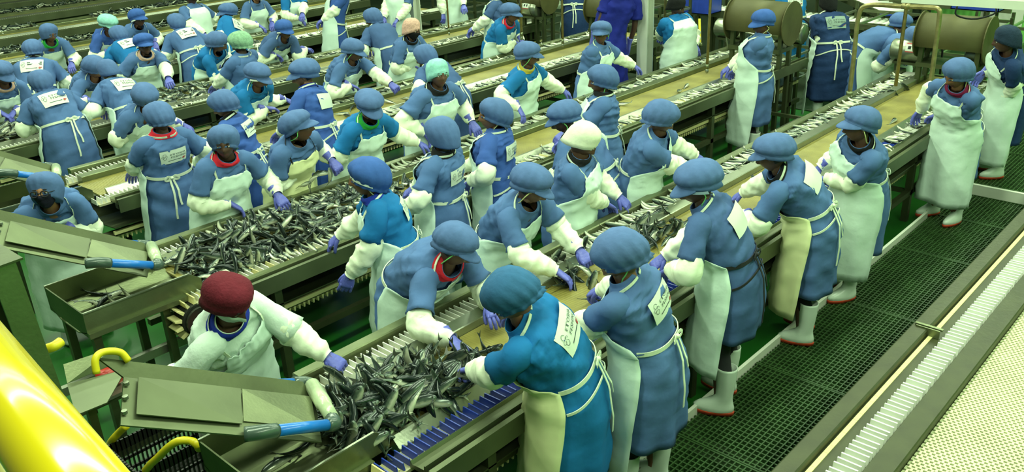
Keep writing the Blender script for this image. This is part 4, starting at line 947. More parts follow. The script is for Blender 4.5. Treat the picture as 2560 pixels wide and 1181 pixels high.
# third line, near side
P('E1', (396, 296), 3, 'n', 'person with red collar and worded back label, tails of the bow hanging long', fc=92, hf=98, hp=30, L=(326, 446, .94), R=(496, 420, .95), sm='b', visor=False, ck='mob', lab='text', skin=1, col=RED, fat=1.06)
P('E2', (556, 262), 3, 'n', 'person in royal blue smock crouching low behind the red-scarf worker', fc=128, hf=130, hp=30, sm='r', ck='mob', visor=False, lab='text', skin=1, col=BLK, low=0, zh=1.46, k=.96)
P('E3', (758, 186), 3, 'n', 'person in royal blue smock and striped peaked cap in left profile, white waist tie', fc=118, hf=142, hp=20, sm='r', lab='blank', skin=2, col=ROY, fat=1.0)
P('E4', (1060, 142), 3, 'n', 'person with plain blue cap half hidden by the mint-capped worker', fc=105, hf=110, hp=25, sm='d', ck='low', visor=False, skin=0)
# third line, far side
P('G1', (364, 246), 3, 'f', 'person bending with face down just above the red-collared worker', fc=272, hf=268, hp=42, R=(330, 342, .98), L=(470, 322, .97), sm='b', visor=False, ck='mob', skin=1, bow=False)
P('G2', (646, 192), 3, 'f', 'person in cyan smock and white-edged peaked cap looking down to the right', fc=282, hf=302, hp=34, R=(678, 278, .98), L=(722, 256, .97), sm='c', band=BANDW, skin=1, bow=False, cord=CG)
P('G3', (884, 128), 3, 'f', 'person with peaked cap looking right, arms spread over the belt, fish in hand', fc=282, hf=312, hp=30, R=(884, 224, .98), L=(1000, 228, .95), sm='b', skin=0, bow=False, cord=CG, pose=('grip', 'reach'))
P('G4', (1030, 74), 3, 'f', 'person in pink net hood and dark face scarf', fc=278, hf=280, hp=10, R=(1036, 172, .98), sm='b', cap='p', ck='knit', visor=False, mask=BLK, skin=0, bow=False, col=BLK)
P('G5', (1278, 34), 3, 'f', 'person in blue smock with red scarf left of a hanging pipe, arm cover folded', fc=285, hf=300, hp=20, R=(1292, 112, .98), sm='c', skin=1, col=RED, bow=False)
P('G6', (1232, -20), 4, 'n', 'person bending with back turned behind the red-scarf worker by the pipe', fc=130, hf=130, hp=25, sm='d', skin=0, ck='mob', visor=False, hip=(1242, 90))
# fourth line, near side
P('H1', (102, 208), 4, 'n', 'large person with wide puffy net-edged cap, worded label, left side', fc=84, hf=84, hp=22, sm='b', ck='mob', visor=False, lab='text', skin=0, fat=1.12, under=BLK)
P('H2', (272, 180), 4, 'n', 'person in grey-blue cap bending, worded label and green cuff, right of the puffy cap', fc=100, hf=100, hp=35, sm='b', ck='knit', visor=False, lab='text', skin=1, under=GRN, cap='b', fat=1.06)
P('H3', (598, 108), 4, 'n', 'person in green hair net with back label', fc=110, hf=120, hp=25, sm='b', cap='h', ck='mob', visor=False, lab='text', skin=0, detail=1, fat=1.08)
P('H4', (930, 46), 4, 'n', 'person with plain unlabelled back and hanging tie tails, puffy cap', fc=95, hf=110, hp=25, sm='d', ck='mob', visor=False, skin=0, detail=1, fat=1.08)
P('H5', (858, -40), 5, 'n', 'person in royal blue smock leaning left, small label at right shoulder, head above the photo', fc=140, hf=140, hp=20, sm='r', lab='text', skin=0, detail=1, hip=(838, 95), under=ROY)
# fourth line, far side
P('I1', (8, 186), 4, 'f', 'person in peaked cap cut by the left photo edge, pink scarf', fc=270, hf=280, hp=30, sm='b', skin=1, col=PINK, bow=False, L=(30, 296, .95))
P('I2', (238, 170), 4, 'f', 'person bending head to head with the grey-blue capped worker', fc=285, hf=305, hp=42, sm='b', ck='mob', visor=False, skin=2, bow=False, R=(232, 262, .98), L=(262, 286, .95))
P('I3', (362, 112), 4, 'f', 'person with white-trimmed peaked cap and pink scarf facing the camera', fc=268, hf=262, hp=4, sm='b', cap='r', band=BANDW, skin=0, col=PINK, bow=False, R=(336, 205, .98), L=(436, 232, .96))
P('I4', (546, 106), 4, 'f', 'person in cyan smock in right profile beside the green hair net', fc=305, hf=318, hp=30, sm='c', ck='mob', visor=False, skin=1, bow=False, detail=1)
P('I5', (712, 76), 4, 'f', 'person with white-edged cap and wide white apron, hands apart on the belt', fc=268, hf=270, hp=18, sm='d', cap='r', band=BANDW, skin=0, bow=False, R=(692, 146, .96), L=(770, 128, .96), detail=1)
# fifth line
P('J1', (84, 128), 5, 'n', 'person with broad bent back and long pale label above the puffy net-edged cap', fc=60, hf=70, hp=40, sm='b', lab='text', ck='mob', visor=False, skin=1, fat=1.15, detail=1, hip=(100, 255))
P('J2', (296, 90), 5, 'n', 'person in cyan smock with pale label, bending behind the white-trimmed cap', fc=82, hf=100, hp=30, sm='c', lab='text', visor=False, ck='mob', skin=2, fat=1.1, detail=1)
P('J3', (440, 58), 5, 'n', 'person standing upright with label and white waist tie, top left centre', fc=80, hf=90, hp=12, sm='b', lab='text', ck='mob', visor=False, skin=1, fat=1.04, detail=1, col=MAR)
P('J4', (568, 32), 5, 'n', 'person in cyan smock with peaked cap facing left, top of the photo', fc=120, hf=150, hp=15, sm='c', lab='text', skin=1, detail=1, hip=(590, 135))
P('K1', (124, 84), 5, 'f', 'person facing camera with light green collar behind the broad bent back', fc=275, hf=275, hp=15, sm='b', ck='low', visor=False, skin=1, col=GRN, bow=False, detail=1, R=(100, 180, .98), L=(182, 170, .95))
P('K2', (272, 62), 5, 'f', 'person in pale peaked cap and royal smock looking right, white strap', fc=280, hf=300, hp=35, sm='r', cap='g', skin=0, bow=False, detail=1)
P('K3', (346, 46), 5, 'f', 'dark-faced person in royal cap with white edge, high in the left of the photo', fc=280, hf=285, hp=8, sm='b', cap='r', band=BANDW, skin=0, bow=False, detail=1)
P('K5', (478, -8), 5, 'f', 'person with head cut by the photo top, white bib, left of centre', fc=275, hf=275, hp=15, sm='b', skin=0, bow=False, detail=1, L=(505, 82, .96))
P('K6', (640, -14), 5, 'f', 'person with apron facing camera at the photo top, between cyan label and white-edged cap', fc=272, hf=280, hp=15, sm='b', skin=2, bow=False, detail=1)
P('K7', (736, -32), 5, 'f', 'person in cyan smock with gathered white apron at the photo top', fc=272, hf=280, hp=15, sm='c', skin=1, bow=False, detail=1, L=(756, 62, .96))
P('K8', (1000, -48), 4, 'f', 'person left of the thin white column, long white apron, head above the photo', fc=200, hf=200, hp=15, sm='d', skin=1, detail=1, hip=(998, 72))
P('K9', (1130, -70), 4, 'f', 'person in white coat right of the thin white column, both gloves on the rail', fc=272, hf=272, hp=15, sm='w', cap='w', skin=1, bow=False, detail=1, R=(1108, 46, .95), L=(1166, 46, .95), hip=(1136, 48))
# far right background
P('L1', (1976, -40), 3, 'n', 'person in cyan smock with square pale label beyond the machines', fc=50, hf=50, hp=10, zh=1.52, sm='c', lab='text', skin=1, detail=1, L='belly', R='belly')
P('L2', (2252, 62), 2, 'n', 'person bending behind the labelled drum motor, peaked cap to the right', fc=310, hf=322, hp=30, zh=1.30, sm='b', skin=2, bow=True, detail=1)
P('L3', (2282, 96), 2, 'n', 'person whose round blue cap only shows behind the labelled drum motor', fc=220, hf=240, hp=40, zh=1.25, sm='b', ck='knit', visor=False, skin=1, detail=1)
P('L4', (1436, -55), 4, 'n', 'person in navy smock with two white tie tails, beyond the third line', fc=48, hf=48, hp=10, zh=1.52, sm='n', skin=1, detail=1, hip=(1438, 40))
P('L5', (1500, -66), 4, 'n', 'person in royal smock bending over a white box at the photo top', fc=250, hf=250, hp=30, zh=1.40, sm='r', skin=1, detail=1, bow=False)
finish_bodies()
# ------------------------------------------------------------------ fish
def fish_mat(name, back, belly, mid):
    m_ = bpy.data.materials.new(name); m_.use_nodes = True; nt = m_.node_tree; N = nt.nodes; Lk = nt.links; b = N['Principled BSDF']
    tc = N.new('ShaderNodeTexCoord'); sp = N.new('ShaderNodeSeparateXYZ'); Lk.new(tc.outputs['Object'], sp.inputs[0])
    nz = N.new('ShaderNodeTexNoise'); nz.inputs['Scale'].default_value = 60; Lk.new(tc.outputs['Object'], nz.inputs['Vector'])
    ad = N.new('ShaderNodeMath'); ad.operation = 'MULTIPLY_ADD'; ad.inputs[1].default_value = .012; Lk.new(nz.outputs['Fac'], ad.inputs[0]); Lk.new(sp.outputs['Z'], ad.inputs[2])
    mr = N.new('ShaderNodeMapRange'); mr.inputs[1].default_value = -.018; mr.inputs[2].default_value = .030; Lk.new(ad.outputs[0], mr.inputs[0])
    cr = N.new('ShaderNodeValToRGB'); e = cr.color_ramp.elements; e[0].position = .15; e[0].color = lin(belly)+(1,); e[1].position = .75; e[1].color = lin(back)+(1,)
    k = e.new(.40); k.color = lin(mid)+(1,); Lk.new(mr.outputs[0], cr.inputs['Fac']); Lk.new(cr.outputs['Color'], b.inputs['Base Color'])
    b.inputs['Roughness'].default_value = .24; b.inputs['Metallic'].default_value = .25; b.inputs['Specular IOR Level'].default_value = .7
    return m_
FISH = fish_mat('wet_fish_skin', (22, 34, 32), (206, 208, 184), (84, 100, 86)); FIN = mat('fish_fin', (52, 58, 46), .4)
FEYE = mat('fish_eye', (16, 16, 14), .15)
def fish_shape(bend, parts=False, n=10):
    L = .235; xs = np.array([0, .02, .07, .16, .30, .46, .62, .76, .88, .94]); hh = np.array([.003, .010, .017, .0235, .0275, .0265, .021, .0135, .0065, .005]); ww = hh*np.array([.9, .85, .75, .68, .66, .64, .6, .55, .5, .5])
    th = np.arange(n)*2*math.pi/n; rings = []
    def cl(x): return bend*((x-.45)**2)*1.6
    for x, h, w_ in zip(xs, hh, ww): rings.append(np.stack([np.full(n, (.5-x)*L), cl(x)*L+w_*np.cos(th), h*np.sin(th)], 1))
    m = MB(); V, F = loft(rings); m.add(V, F, 0)
    def fin(pts, th_=.0012):
        pts = np.array(pts); k = len(pts); V = np.vstack([pts-(0, th_, 0), pts+(0, th_, 0)]); return V, [list(range(k-1, -1, -1)), list(range(k, 2*k))]+[[i, (i+1) % k, k+(i+1) % k, k+i] for i in range(k)]
    def X(x): return (.5-x)*L
    tail = fin([(X(.92), cl(.92)*L, .004), (X(1.06), cl(1.05)*L, .026), (X(1.0), cl(1.)*L, .001), (X(1.06), cl(1.05)*L, -.024), (X(.92), cl(.92)*L, -.004)])
    dors = fin([(X(.36), cl(.36)*L, .026), (X(.42), cl(.42)*L, .040), (X(.52), cl(.5)*L, .026)]); anal = fin([(X(.58), cl(.58)*L, -.021), (X(.64), cl(.64)*L, -.031), (X(.72), cl(.7)*L, -.015)])
    return m, tail, dors, anal, (X(.065), cl(.06)*L)
FVAR = []
for i, bd in enumerate((-.28, 0., .3, .55)):
    m, tail, dors, anal, ep = fish_shape(bd)
    mm = MB(); mm.add(m.v[0], m.f, 0); mm.add(*dors, 1); mm.add(*anal, 1)
    for s in (-1, 1): ell(mm, (ep[0], ep[1]+s*.0105, .004), (.0042, .003, .0042), 2, 8, 5)
    me = bpy.data.meshes.new('fish'); me.from_pydata(np.vstack(mm.v).tolist(), [], mm.f); [me.materials.append(x) for x in (FISH, FIN, FEYE)]
    me.polygons.foreach_set('material_index', np.array(mm.m, np.int32)); me.polygons.foreach_set('use_smooth', np.ones(len(me.polygons), bool))
    mt = bpy.data.meshes.new('tail_fin'); mt.from_pydata(tail[0].tolist(), [], [list(f) for f in tail[1]]); mt.materials.append(FIN)
    FVAR.append((me, mt, np.vstack(m.v), m.f, tail))
FISHES = [0]
def put_fish(pos, yaw, roll, pitch, s, label, group, parts=True):
    v = FVAR[rnd.randrange(4)]; o = bpy.data.objects.new('fish', v[0]); COL.objects.link(o); o.location = tuple(pos)
    o.rotation_mode = 'ZYX'; o.rotation_euler = (roll, pitch, yaw); o.scale = (s, s, s); tag(o, label, 'fish', group); FISHES[0] += 1
    if parts: inst('tail_fin', v[1], o)
    return o
def rot(yaw, roll, pitch):
    cy, sy, cr_, sr_, cp, sp = math.cos(yaw), math.sin(yaw), math.cos(roll), math.sin(roll), math.cos(pitch), math.sin(pitch)
    return np.array([[cy, -sy, 0], [sy, cy, 0], [0, 0, 1]])@np.array([[cp, 0, sp], [0, 1, 0], [-sp, 0, cp]])@np.array([[1, 0, 0], [0, cr_, -sr_], [0, sr_, cr_]])
FATTR = None
def fish_stuff_mat():
    # joined fish: colours run over the sides of each small body by its own up/down attribute
    m_ = bpy.data.materials.new('wet_fish_heap'); m_.use_nodes = True; nt = m_.node_tree; N = nt.nodes; Lk = nt.links; b = N['Principled BSDF']
    at_ = N.new('ShaderNodeAttribute'); at_.attribute_name = 'dorsal'
    cr = N.new('ShaderNodeValToRGB'); e = cr.color_ramp.elements; e[0].position = .15; e[0].color = lin((206, 208, 184))+(1,); e[1].position = .75; e[1].color = lin((22, 34, 32))+(1,)
    k = e.new(.45); k.color = lin((84, 100, 86))+(1,); Lk.new(at_.outputs['Fac'], cr.inputs['Fac']); Lk.new(cr.outputs['Color'], b.inputs['Base Color'])
    b.inputs['Roughness'].default_value = .24; b.inputs['Metallic'].default_value = .25; b.inputs['Specular IOR Level'].default_value = .7
    return m_
FSM = fish_stuff_mat()
def stuff_fish(name, items, label, cat='fish'):
    Vs, Fs, D, n = [], [], [], 0
    low = [fish_shape(bd, n=7)[0] for bd in (-.28, 0., .3, .55)]
    for pos, yaw, roll, pitch, s in items:
        k = rnd.randrange(4); V = np.vstack(low[k].v); tl = FVAR[k][4]; Va = np.vstack([V, tl[0]]); Rm = rot(yaw, roll, pitch)
        Vs.append(Va*s@Rm.T+np.array(pos)); Fs += [[i+n for i in f] for f in low[k].f]+[[i+n+len(V) for i in f] for f in tl[1]]; D.append(np.clip((Va[:, 2]+.022)/.048, 0, 1)); n += len(Va)
    o = mk(name, np.vstack(Vs), Fs, FSM); a = o.data.attributes.new('dorsal', 'FLOAT', 'POINT'); a.data.foreach_set('value', np.concatenate(D).astype(np.float32))
    tag(o, label, cat, None, 'stuff'); return o
U = rnd.uniform; G = rnd.gauss
def bellyup(): return rnd.choice((-1, 1))*U(1.75, 2.5)
def side(): return (math.pi/2*rnd.choice((-1, 1))*U(.35, .95) if U(0, 1) < .85 else G(0, .3))
y1 = N0(1); y2 = N0(2); y3 = N0(3); y4 = N0(4)
# heap at the head of the nearest line
def h1(x, y): 
    a = max(0, 1-abs(x-2.28)/.58); c = max(0, 1-((y-(y1+.50))/.30)**2); return .15*a**.7*c**.6
lab1 = 'silver and dark fish in the heap at the front end of the nearest belt'; gr1 = 'fish heap on the nearest belt'
items = []; cnt = 0
while cnt < 118:
    x = U(1.93, 2.82); y = y1+U(.30, .80); h = h1(x, y)
    if h < .012: continue
    if x > 2.45 and U(0, 1) < .35: continue
    put_fish((x, y, .838+h+U(.0, .022)), U(0, 6.28), side(), G(0, .22), U(1.0, 1.22), lab1, gr1); cnt += 1
for i in range(110):
    x = U(1.96, 2.65); y = y1+U(.33, .78); h = h1(x, y); items.append(((x, y, .842+h*U(.0, .75)), U(0, 6.28), side(), G(0, .2), 1.15))
stuff_fish('fish_heap_core', items, 'lower layers of fish inside the nearest heap')
# single fish around the workers' hands
def few(n, px, py, sx, sy, label, group, z=.845):
    for i in range(n):
        q = at(px+G(0, sx), py+G(0, sy), z+U(0, .02)); put_fish(q, U(0, 6.28), side(), G(0, .1), U(.8, 1.0), label, group)
few(9, 1215, 895, 26, 16, 'loose fish on the belt left of the cyan bending worker', 'fish beside the cyan worker')
few(8, 1440, 712, 26, 14, 'dark fish on the belt under the stretched glove', 'fish under the stretched glove')
few(4, 1500, 742, 22, 10, 'fish on the belt in front of the steel blue capped worker', 'fish before the capped worker')
few(30, 1640, 585, 42, 16, 'fish in the small heap by the divider left of the patterned cap', 'small heap on the nearest belt', .85)
few(10, 1690, 555, 36, 12, 'fish in the small heap by the divider left of the patterned cap', 'small heap on the nearest belt', .88)
few(3, 1880, 470, 16, 3, 'dark fish lying alone on the empty nearest belt', 'lone dark fish on the nearest belt')
few(2, 2270, 236, 18, 6, 'fish near the far end of the nearest belt by the pipe frame', 'fish at the far belt end')
few(2, 725, 1130, 14, 18, 'fish lying in the nearest steel tray', 'fish in the nearest tray', .84)
few(7, 250, 745, 32, 10, 'grey fish lying in the second steel tray', 'fish in the second tray', .83)
# fish held in hands
def held(px, py, z, yaw, pitch, label): put_fish(at(px, py, z), yaw, side(), pitch, .95, label, None)
held(850, 945, .92, 2.0, .5, 'fish held by the worker in the maroon beret')
held(1165, 908, .90, 1.0, .3, 'fish between the two gloves over the nearest belt')
held(1466, 676, .90, .3, 1.2, 'fish hanging from the glove above the small heap')
for i, (px, py, yw, pt) in enumerate(((792, 436, 5.6, .35), (775, 456, 5.0, 1.0), (760, 462, 4.6, 1.2))): held(px, py, 1.0, yw, pt, ('long dark fish stretched out of the right glove over the yellowed apron', 'middle dark fish hanging from the glove over the yellowed apron', 'leftmost dark fish hanging from the glove over the yellowed apron')[i])
held(826, 445, 1.0, 4.4, 1.1, 'dark fish hanging from the second glove beside the cyan profile worker')
# heap on the second line
def h2(x, y):
    a = np.interp(x, [2.35, 2.6, 3.2, 4.0, 4.7], [.02, .13, .12, .09, 0]); c = max(0, 1-((y-(y2+.55))/.34)**2); return a*c**.6
lab2 = 'fish in the long heap on the second belt'; gr2 = 'long heap on the second belt'
cnt = 0
def px_of(p):
    c = CAMM@(np.array(p)-(0, 0, CH)); return FPX*c[0]/c[2]+1280, FPX*c[1]/c[2]+590.5
while cnt < 88:
    x = U(2.42, 3.5); y = y2+U(.24, .86); h = h2(x, y)
    if h < .01: continue
    put_fish((x, y, .838+h+U(0, .02)), U(0, 6.28), side(), G(0, .2), U(.8, 1.02), lab2, gr2); cnt += 1
items = []
while len(items) < 420:
    x = U(2.40, 4.7); y = y2+U(.24, .88); h = h2(x, y)
    if h < .01: continue
    items.append(((x, y, .838+(h+U(-.01, .012) if x > 3.4 else h*U(.1, .85))), U(0, 6.28), side(), G(0, .2), U(.8, 1.)))
stuff_fish('fish_heap_rest', items, 'rest of the fish heap on the second belt')
# fish laid crosswise in the cleats, and thin heaps on lines three to nine
items = []
def lane_fish(r, xa, xb, prob, far=True, near=True):
    n = N0(r); x = xa
    while x < xb:
        if far and U(0, 1) < prob: items.append(((x+U(-.004, .004), n+.99+U(-.02, .02), .868), (1.57 if U(0, 1) < .7 else -1.57)+G(0, .12), bellyup(), G(0, .08), U(.8, .95)))
        if near and U(0, 1) < prob*.8: items.append(((x, n+.18+U(-.02, .02), .868), (1.57 if U(0, 1) < .5 else -1.57)+G(0, .12), bellyup(), G(0, .08), U(.6, .8)))
        x += FP
n1 = 0
x = 3.9
while x < 8.6 and n1 < 10:   # the nearest few are single fish
    if U(0, 1) < .5: put_fish((x, y1+.985+U(-.02, .02), .864), 1.57+G(0, .12), bellyup(), G(0, .08), U(.75, .9), 'silver fish laid crosswise in the white cleats of the nearest line', 'fish in the white cleats of the nearest line'); n1 += 1
    x += FP
lane_fish(1, x, 6.0, .6, True, False); lane_fish(1, 6.0, 10.6, .92, True, True); lane_fish(2, 2.9, 10.7, .72); lane_fish(3, 4.0, 11, .7); lane_fish(4, 4.2, 11, .7); lane_fish(5, 5, 11, .6)
stuff_fish('cleat_fish', items, 'rows of silver fish laid crosswise in the cleats of the sorting lines')
items = []
def belt_heap(r, xa, xb, n, hmax=.05, lo=.33, hi=.78):
    for i in range(n): items.append(((U(xa, xb), N0(r)+U(lo, hi), .845+U(0, hmax)), U(0, 6.28), side(), G(0, .2), U(.8, 1.)))
belt_heap(3, 3.7, 4.3, 34); belt_heap(3, 5.3, 6.6, 10, .01); belt_heap(2, 4.7, 5.4, 30, .04, .3, .6); belt_heap(4, 2.7, 3.6, 150, .12); belt_heap(4, 4.2, 5.9, 170, .07); belt_heap(5, 5.0, 7.5, 90, .06); belt_heap(2, 6.5, 10, 5, .01); belt_heap(1, 5.6, 10, 5, .01)
stuff_fish('belt_fish', items, 'fish spread in thin heaps on the third to fifth belts')
items = []
for r, xa, xb, n in ((6, 4.3, 5.2, 110), (6, 5.6, 9.0, 260), (7, 5.2, 6.0, 70), (7, 7.2, 10.5, 260), (8, 6.2, 11, 260), (9, 7.5, 11, 90), (5, 3.6, 4.2, 90)):
    for i in range(n): items.append(((U(xa, xb), N0(r)+U(.85, 1.12), .86+U(0, .07)), U(0, 6.28), side(), G(0, .2), U(.8, 1.)))
stuff_fish('far_belt_fish', items, 'dark and silver fish heaped along the empty far lines, top left')
# ------------------------------------------------------------------ hanging pipes and frames
def drop_pipe(label, px, py, Y, rad=.017, z=None):
    q = atY(px, py, Y); t = tag(empty('drop_pipe', (q[0], q[1], q[2])), label, 'pipe')
    m = MB(); m.tube([(0, 0, .10), (0, 0, 4.6)], rad, 12); m.build('pipe', RUSTPIPE, t, True)
    m = MB(); m.tube([(0, 0, .05), (0, 0, .11)], rad*1.25, 12); m.build('coupling', STEEL, t, True)
    m = MB(); m.tube([(0, 0, 0), (0, 0, .02), (0, 0, .06)], [rad*.8, rad*1.2, rad*1.2], 12); m.build('nozzle', STEEL_L, t, True)
drop_pipe('vertical pipe with nozzle hanging over the second belt, right of the white column', 1767, 183, N0(2)+.50)
drop_pipe('thin vertical pipe right beside the tall white column', 1659, 158, N0(3)-.5)
drop_pipe('vertical pipe hanging over the third belt by the red-scarf worker', 1304, 100, N0(3)+.95, .02)
drop_pipe('thin dark vertical pipe hanging over the third belt', 1407, 118, N0(3)+.45, .016)
drop_pipe('thin dark vertical pipe in front of the white coat, top centre', 1123, 88, N0(4)+.5, .014)
t = tag(empty('brass_gate', (9.35, N0(1), 0)), 'brass coloured pipe gate straddling the far end of the nearest belt', 'frame')
za, zb = .86, 1.86
m = MB(); m.tube(spline([(0, 1.13, .88), (0, 1.13, 1.3), (0, 1.13, 1.74), (0, 1.04, 1.86), (0, .7, 1.875), (0, .42, 1.885), (0, .34, 1.87), (0, .32, 1.78), (0, .31, 1.3), (0, .30, .86)], 40), .024, 12); m.build('gate_pipe', RUSTPIPE, t, True)
m = MB(); m.tube([(0, .62, 1.878), (0, .70, 1.878)], .03, 12); m.build('coupling', RUSTPIPE, t, True)
m = MB(); m.tube([(.02, .66, 1.05), (.02, .66, 4.6)], .02, 10); m.build('feed_pipe', RUSTPIPE, t, True)
m = MB(); m.tube([(0, .30, .84), (0, .30, .90)], .036, 12); m.tube([(0, 1.13, .88), (0, 1.13, .93)], .036, 12); m.build('foot_flange', STEEL, t, True)
t = tag(empty('pipe_bracket', (10.85, N0(1), 0)), 'thin bent rod bracket at the far end of the nearest belt', 'bracket')
m = MB(); m.tube(spline([(0, .98, .90), (0, .98, 1.02), (0, .60, 1.03), (0, .58, .90)], 14), .010, 8); m.build('rod', STEEL_L, t, True)
t = tag(empty('pipe_bracket', (10.75, N0(2), 0)), 'thin bent rod bracket at the far end of the second belt', 'bracket')
m = MB(); m.tube(spline([(0, 1.05, .90), (0, 1.05, 1.12), (0, .62, 1.12), (0, .62, .90)], 14), .010, 8); m.build('rod', STEEL_L, t, True)
GUARDM = mat('matte_drum_sheet', (82, 80, 46), .6, .35, .2, 3, .1, 14)
# ------------------------------------------------------------------ machines at the far ends
def motor(label, c, L=.42, r=.12, az=0.):
    t = tag(empty('drum_motor', tuple(c)), label, 'motor'); t.rotation_euler = (0, 0, az)
    m = MB(); m.tube([(0, -L/2, 0), (0, -L/2+.02, 0), (0, L/2-.02, 0), (0, L/2, 0)], [r*.86, r, r, r*.86], 26); m.build('housing', STEEL_L, t, True)
    m = MB(); m.tube([(0, -L*.28, 0), (0, -L*.25, 0)], r*1.03, 26); m.build('clamp_band', STEEL_D, t, True)
    def arc(y0, y1, a0, a1, o):
        aa = np.linspace(a0, a1, 8); V = np.vstack([[(-math.cos(a)*(r+o), y, math.sin(a)*(r+o)) for a in aa] for y in (y0, y1)]); return V, [(i, i+1, 9+i, 8+i) for i in range(7)]
    m = MB(); m.add(*arc(-L*.18, L*.12, .05, .95, .0015)); m.build('warning_label', LABEL_M, t)
    m = MB(); m.add(*arc(-L*.18, L*.12, .80, .95, .003)); m.add(*arc(-L*.18, L*.12, .05, .16, .003)); m.build('red_stripe', REDLAB, t)
    m = MB(); m.add(*arc(-L*.12, -L*.06, .34, .62, .003)); m.add(*arc(0, L*.07, .34, .62, .003)); m.build('pictogram', TIE_K, t)
    m = MB(); m.tube(spline([(0, -L*.2, r), (.02, -L*.35, r*1.5), (.1, -L*.55, r*.6), (.1, -L*.6, -r*2)], 14), .012, 8); m.build('cable', TIE_K, t, True)
    m = MB(); m.box(-.1, .1, -L*.4, L*.4, -r-.02, -r+.01); 
    for y in (-L*.35, L*.35): m.box(-.03, .03, y-.02, y+.02, -c[2], -r)
    m.build('stand', STEEL_D, t); return t
motor('labelled cylindrical motor at the nearest belt end, before the bending worker', at(2285, 128, 1.12), .50, .13)
motor('labelled cylindrical motor behind the navy worker at the right photo edge', at(2468, 140, 1.15), .42, .13)
motor('labelled motor with white tube on top, end of the second belt', at(1830, 72, 1.10), .46, .13)
motor('labelled motor half hidden behind the peaked dark blue cap', at(1975, 82, 1.12), .42, .13)
motor('motor with pale label at the end of the third belt, right of the red scarf', at(1325, 20, 1.15), .42, .13)
def guard(label, c, L, r):
    t = tag(empty('drum_guard', tuple(c)), label, 'guard'); th = np.linspace(-.15*math.pi, 1.05*math.pi, 24)
    V = np.vstack([[(-math.cos(a)*r, y, math.sin(a)*r) for a in th] for y in (-L/2, L/2)]+[[(-math.cos(a)*(r-.012), y, math.sin(a)*(r-.012)) for a in th] for y in (L/2, -L/2)])
    F = []; k = 24
    for lay in range(4):
        for i in range(k-1): F.append((lay*k+i, lay*k+i+1, ((lay+1) % 4)*k+i+1, ((lay+1) % 4)*k+i))
    mk('curved_sheet', V, F, GUARDM, t)
    for y in (-L/2-.006, L/2+.006):
        n = 28; a = np.linspace(0, 2*math.pi, n, endpoint=False); V = np.vstack([[(math.cos(q)*r*1.08, y+e, math.sin(q)*r*1.08) for q in a] for e in (-.006, .006)]); F = [tuple(range(n-1, -1, -1)), tuple(range(n, 2*n))]+[(i, (i+1) % n, n+(i+1) % n, n+i) for i in range(n)]
        mk('end_disc', V, F, GUARDM, t, smooth=False)
    m = MB()
    for y in (-L*.42, L*.42):
        for x in (-r*.5, r*.5): m.box(x-.025, x+.025, y-.025, y+.025, -c[2], -r*.1)
    m.build('stand', STEEL_D, t); m = MB(); m.box(-r*.8, r*.8, -L*.45, L*.45, -r*1.4, -r*1.2); m.build('base_plate', STEEL_D, t); return t
guard('big curved steel drum guard in front of the green wall, upper right', at(2388, 92, 1.38), .72, .24)
guard('big steel drum guard behind the peaked dark blue cap', at(1906, 52, 1.42), .78, .25)
guard('dark steel drum guard left of the ultramarine overalls', at(1520, 20, 1.35), .50, .24)
guard('steel drum guard behind the third belt, right of the red scarf', at(1345, -5, 1.3), .5, .22)
# roller conveyors beyond the machines, running across
def roller_line(label, c, L, az, tilt, nr, w_=.5, blue=False):
    t = tag(empty('roller_conveyor', tuple(c)), label, 'conveyor'); t.rotation_euler = (0, tilt, az)
    for s in (-1, 1): MB().box(-L/2, L/2, s*w_/2-.02, s*w_/2+.02, -.05, .06).build('side_rail', STEEL, t)
    m0 = None
    for i in range(nr):
        x = -L/2+(i+.5)*L/nr
        if m0 is None:
            m = MB(); m.tube([(0, -w_/2+.02, 0), (0, w_/2-.02, 0)], min(.035, L/nr*.36), 10); o = m.build('roller', WHITE_P, t, True); m0 = o.data
        else: o = inst('roller', m0, t)
        o.location = (x, 0, .03)
    if blue: MB().box(-L/2, L/2, -w_/2+.02, w_/2-.02, -.03, -.012).build('blue_belt', BLUE_P, t)
    for x in (-L*.42, L*.42):
        for s in (-1, 1): MB().box(x-.02, x+.02, s*w_/2-.02, s*w_/2+.02, -c[2], -.03).build('leg', STEEL_D, t)
    return t
roller_line('white roller conveyor rising to the photo top above the second line end', at(1830, 15, 1.0)+np.array((1.2, 1.4, .1)), 2.6, R_(38), R_(-6), 26, .42)
roller_line('blue belted roller line between the pipe gate legs, background', at(2190, 75, .95)+np.array((2.2, 1.0, 0)), 2.2, R_(42), 0, 14, .5, True)
roller_line('long roller conveyor across the green back wall, right of the bending worker', at(2260, 40, .9)+np.array((3.0, .8, 0)), 2.6, R_(90), 0, 26, .5)
roller_line('roller conveyor behind the cyan worker with the square label', at(2020, 10, .95)+np.array((1.5, .6, 0)), 3.0, R_(85), 0, 30, .6)
roller_line('roller conveyor left of the white roller ramp', at(1740, 20, .9)+np.array((.4, .8, 0)), 1.8, R_(88), 0, 18, .5)
def shelf(label, c, w_, d, nz, mt=STEEL):
    t = tag(empty('machine_frame', (c[0], c[1], 0)), label, 'frame')
    for x in (-d/2, d/2):
        for y in (-w_/2, w_/2): MB().box(x-.02, x+.02, y-.02, y+.02, 0, .35*nz+.1).build('leg', STEEL_D, t)
    for i in range(nz): 
        z = .3+.35*i
        for x in (-d/2, d/2): MB().box(x-.02, x+.02, -w_/2, w_/2, z, z+.04).build('rail', STEEL, t)
        for y in (-w_/2, 0, w_/2): MB().box(-d/2, d/2, y-.015, y+.015, z, z+.03).build('cross_bar', STEEL_L, t)
    return t
shelf('low steel frame in the dark aisle beyond the floppy cap', (9.6, 4.55, 0), .9, .9, 1)
shelf('steel machine frame between the pipe gate and the blue belted rollers', (13.2, 5.0, 0), 1.0, 1.2, 3)
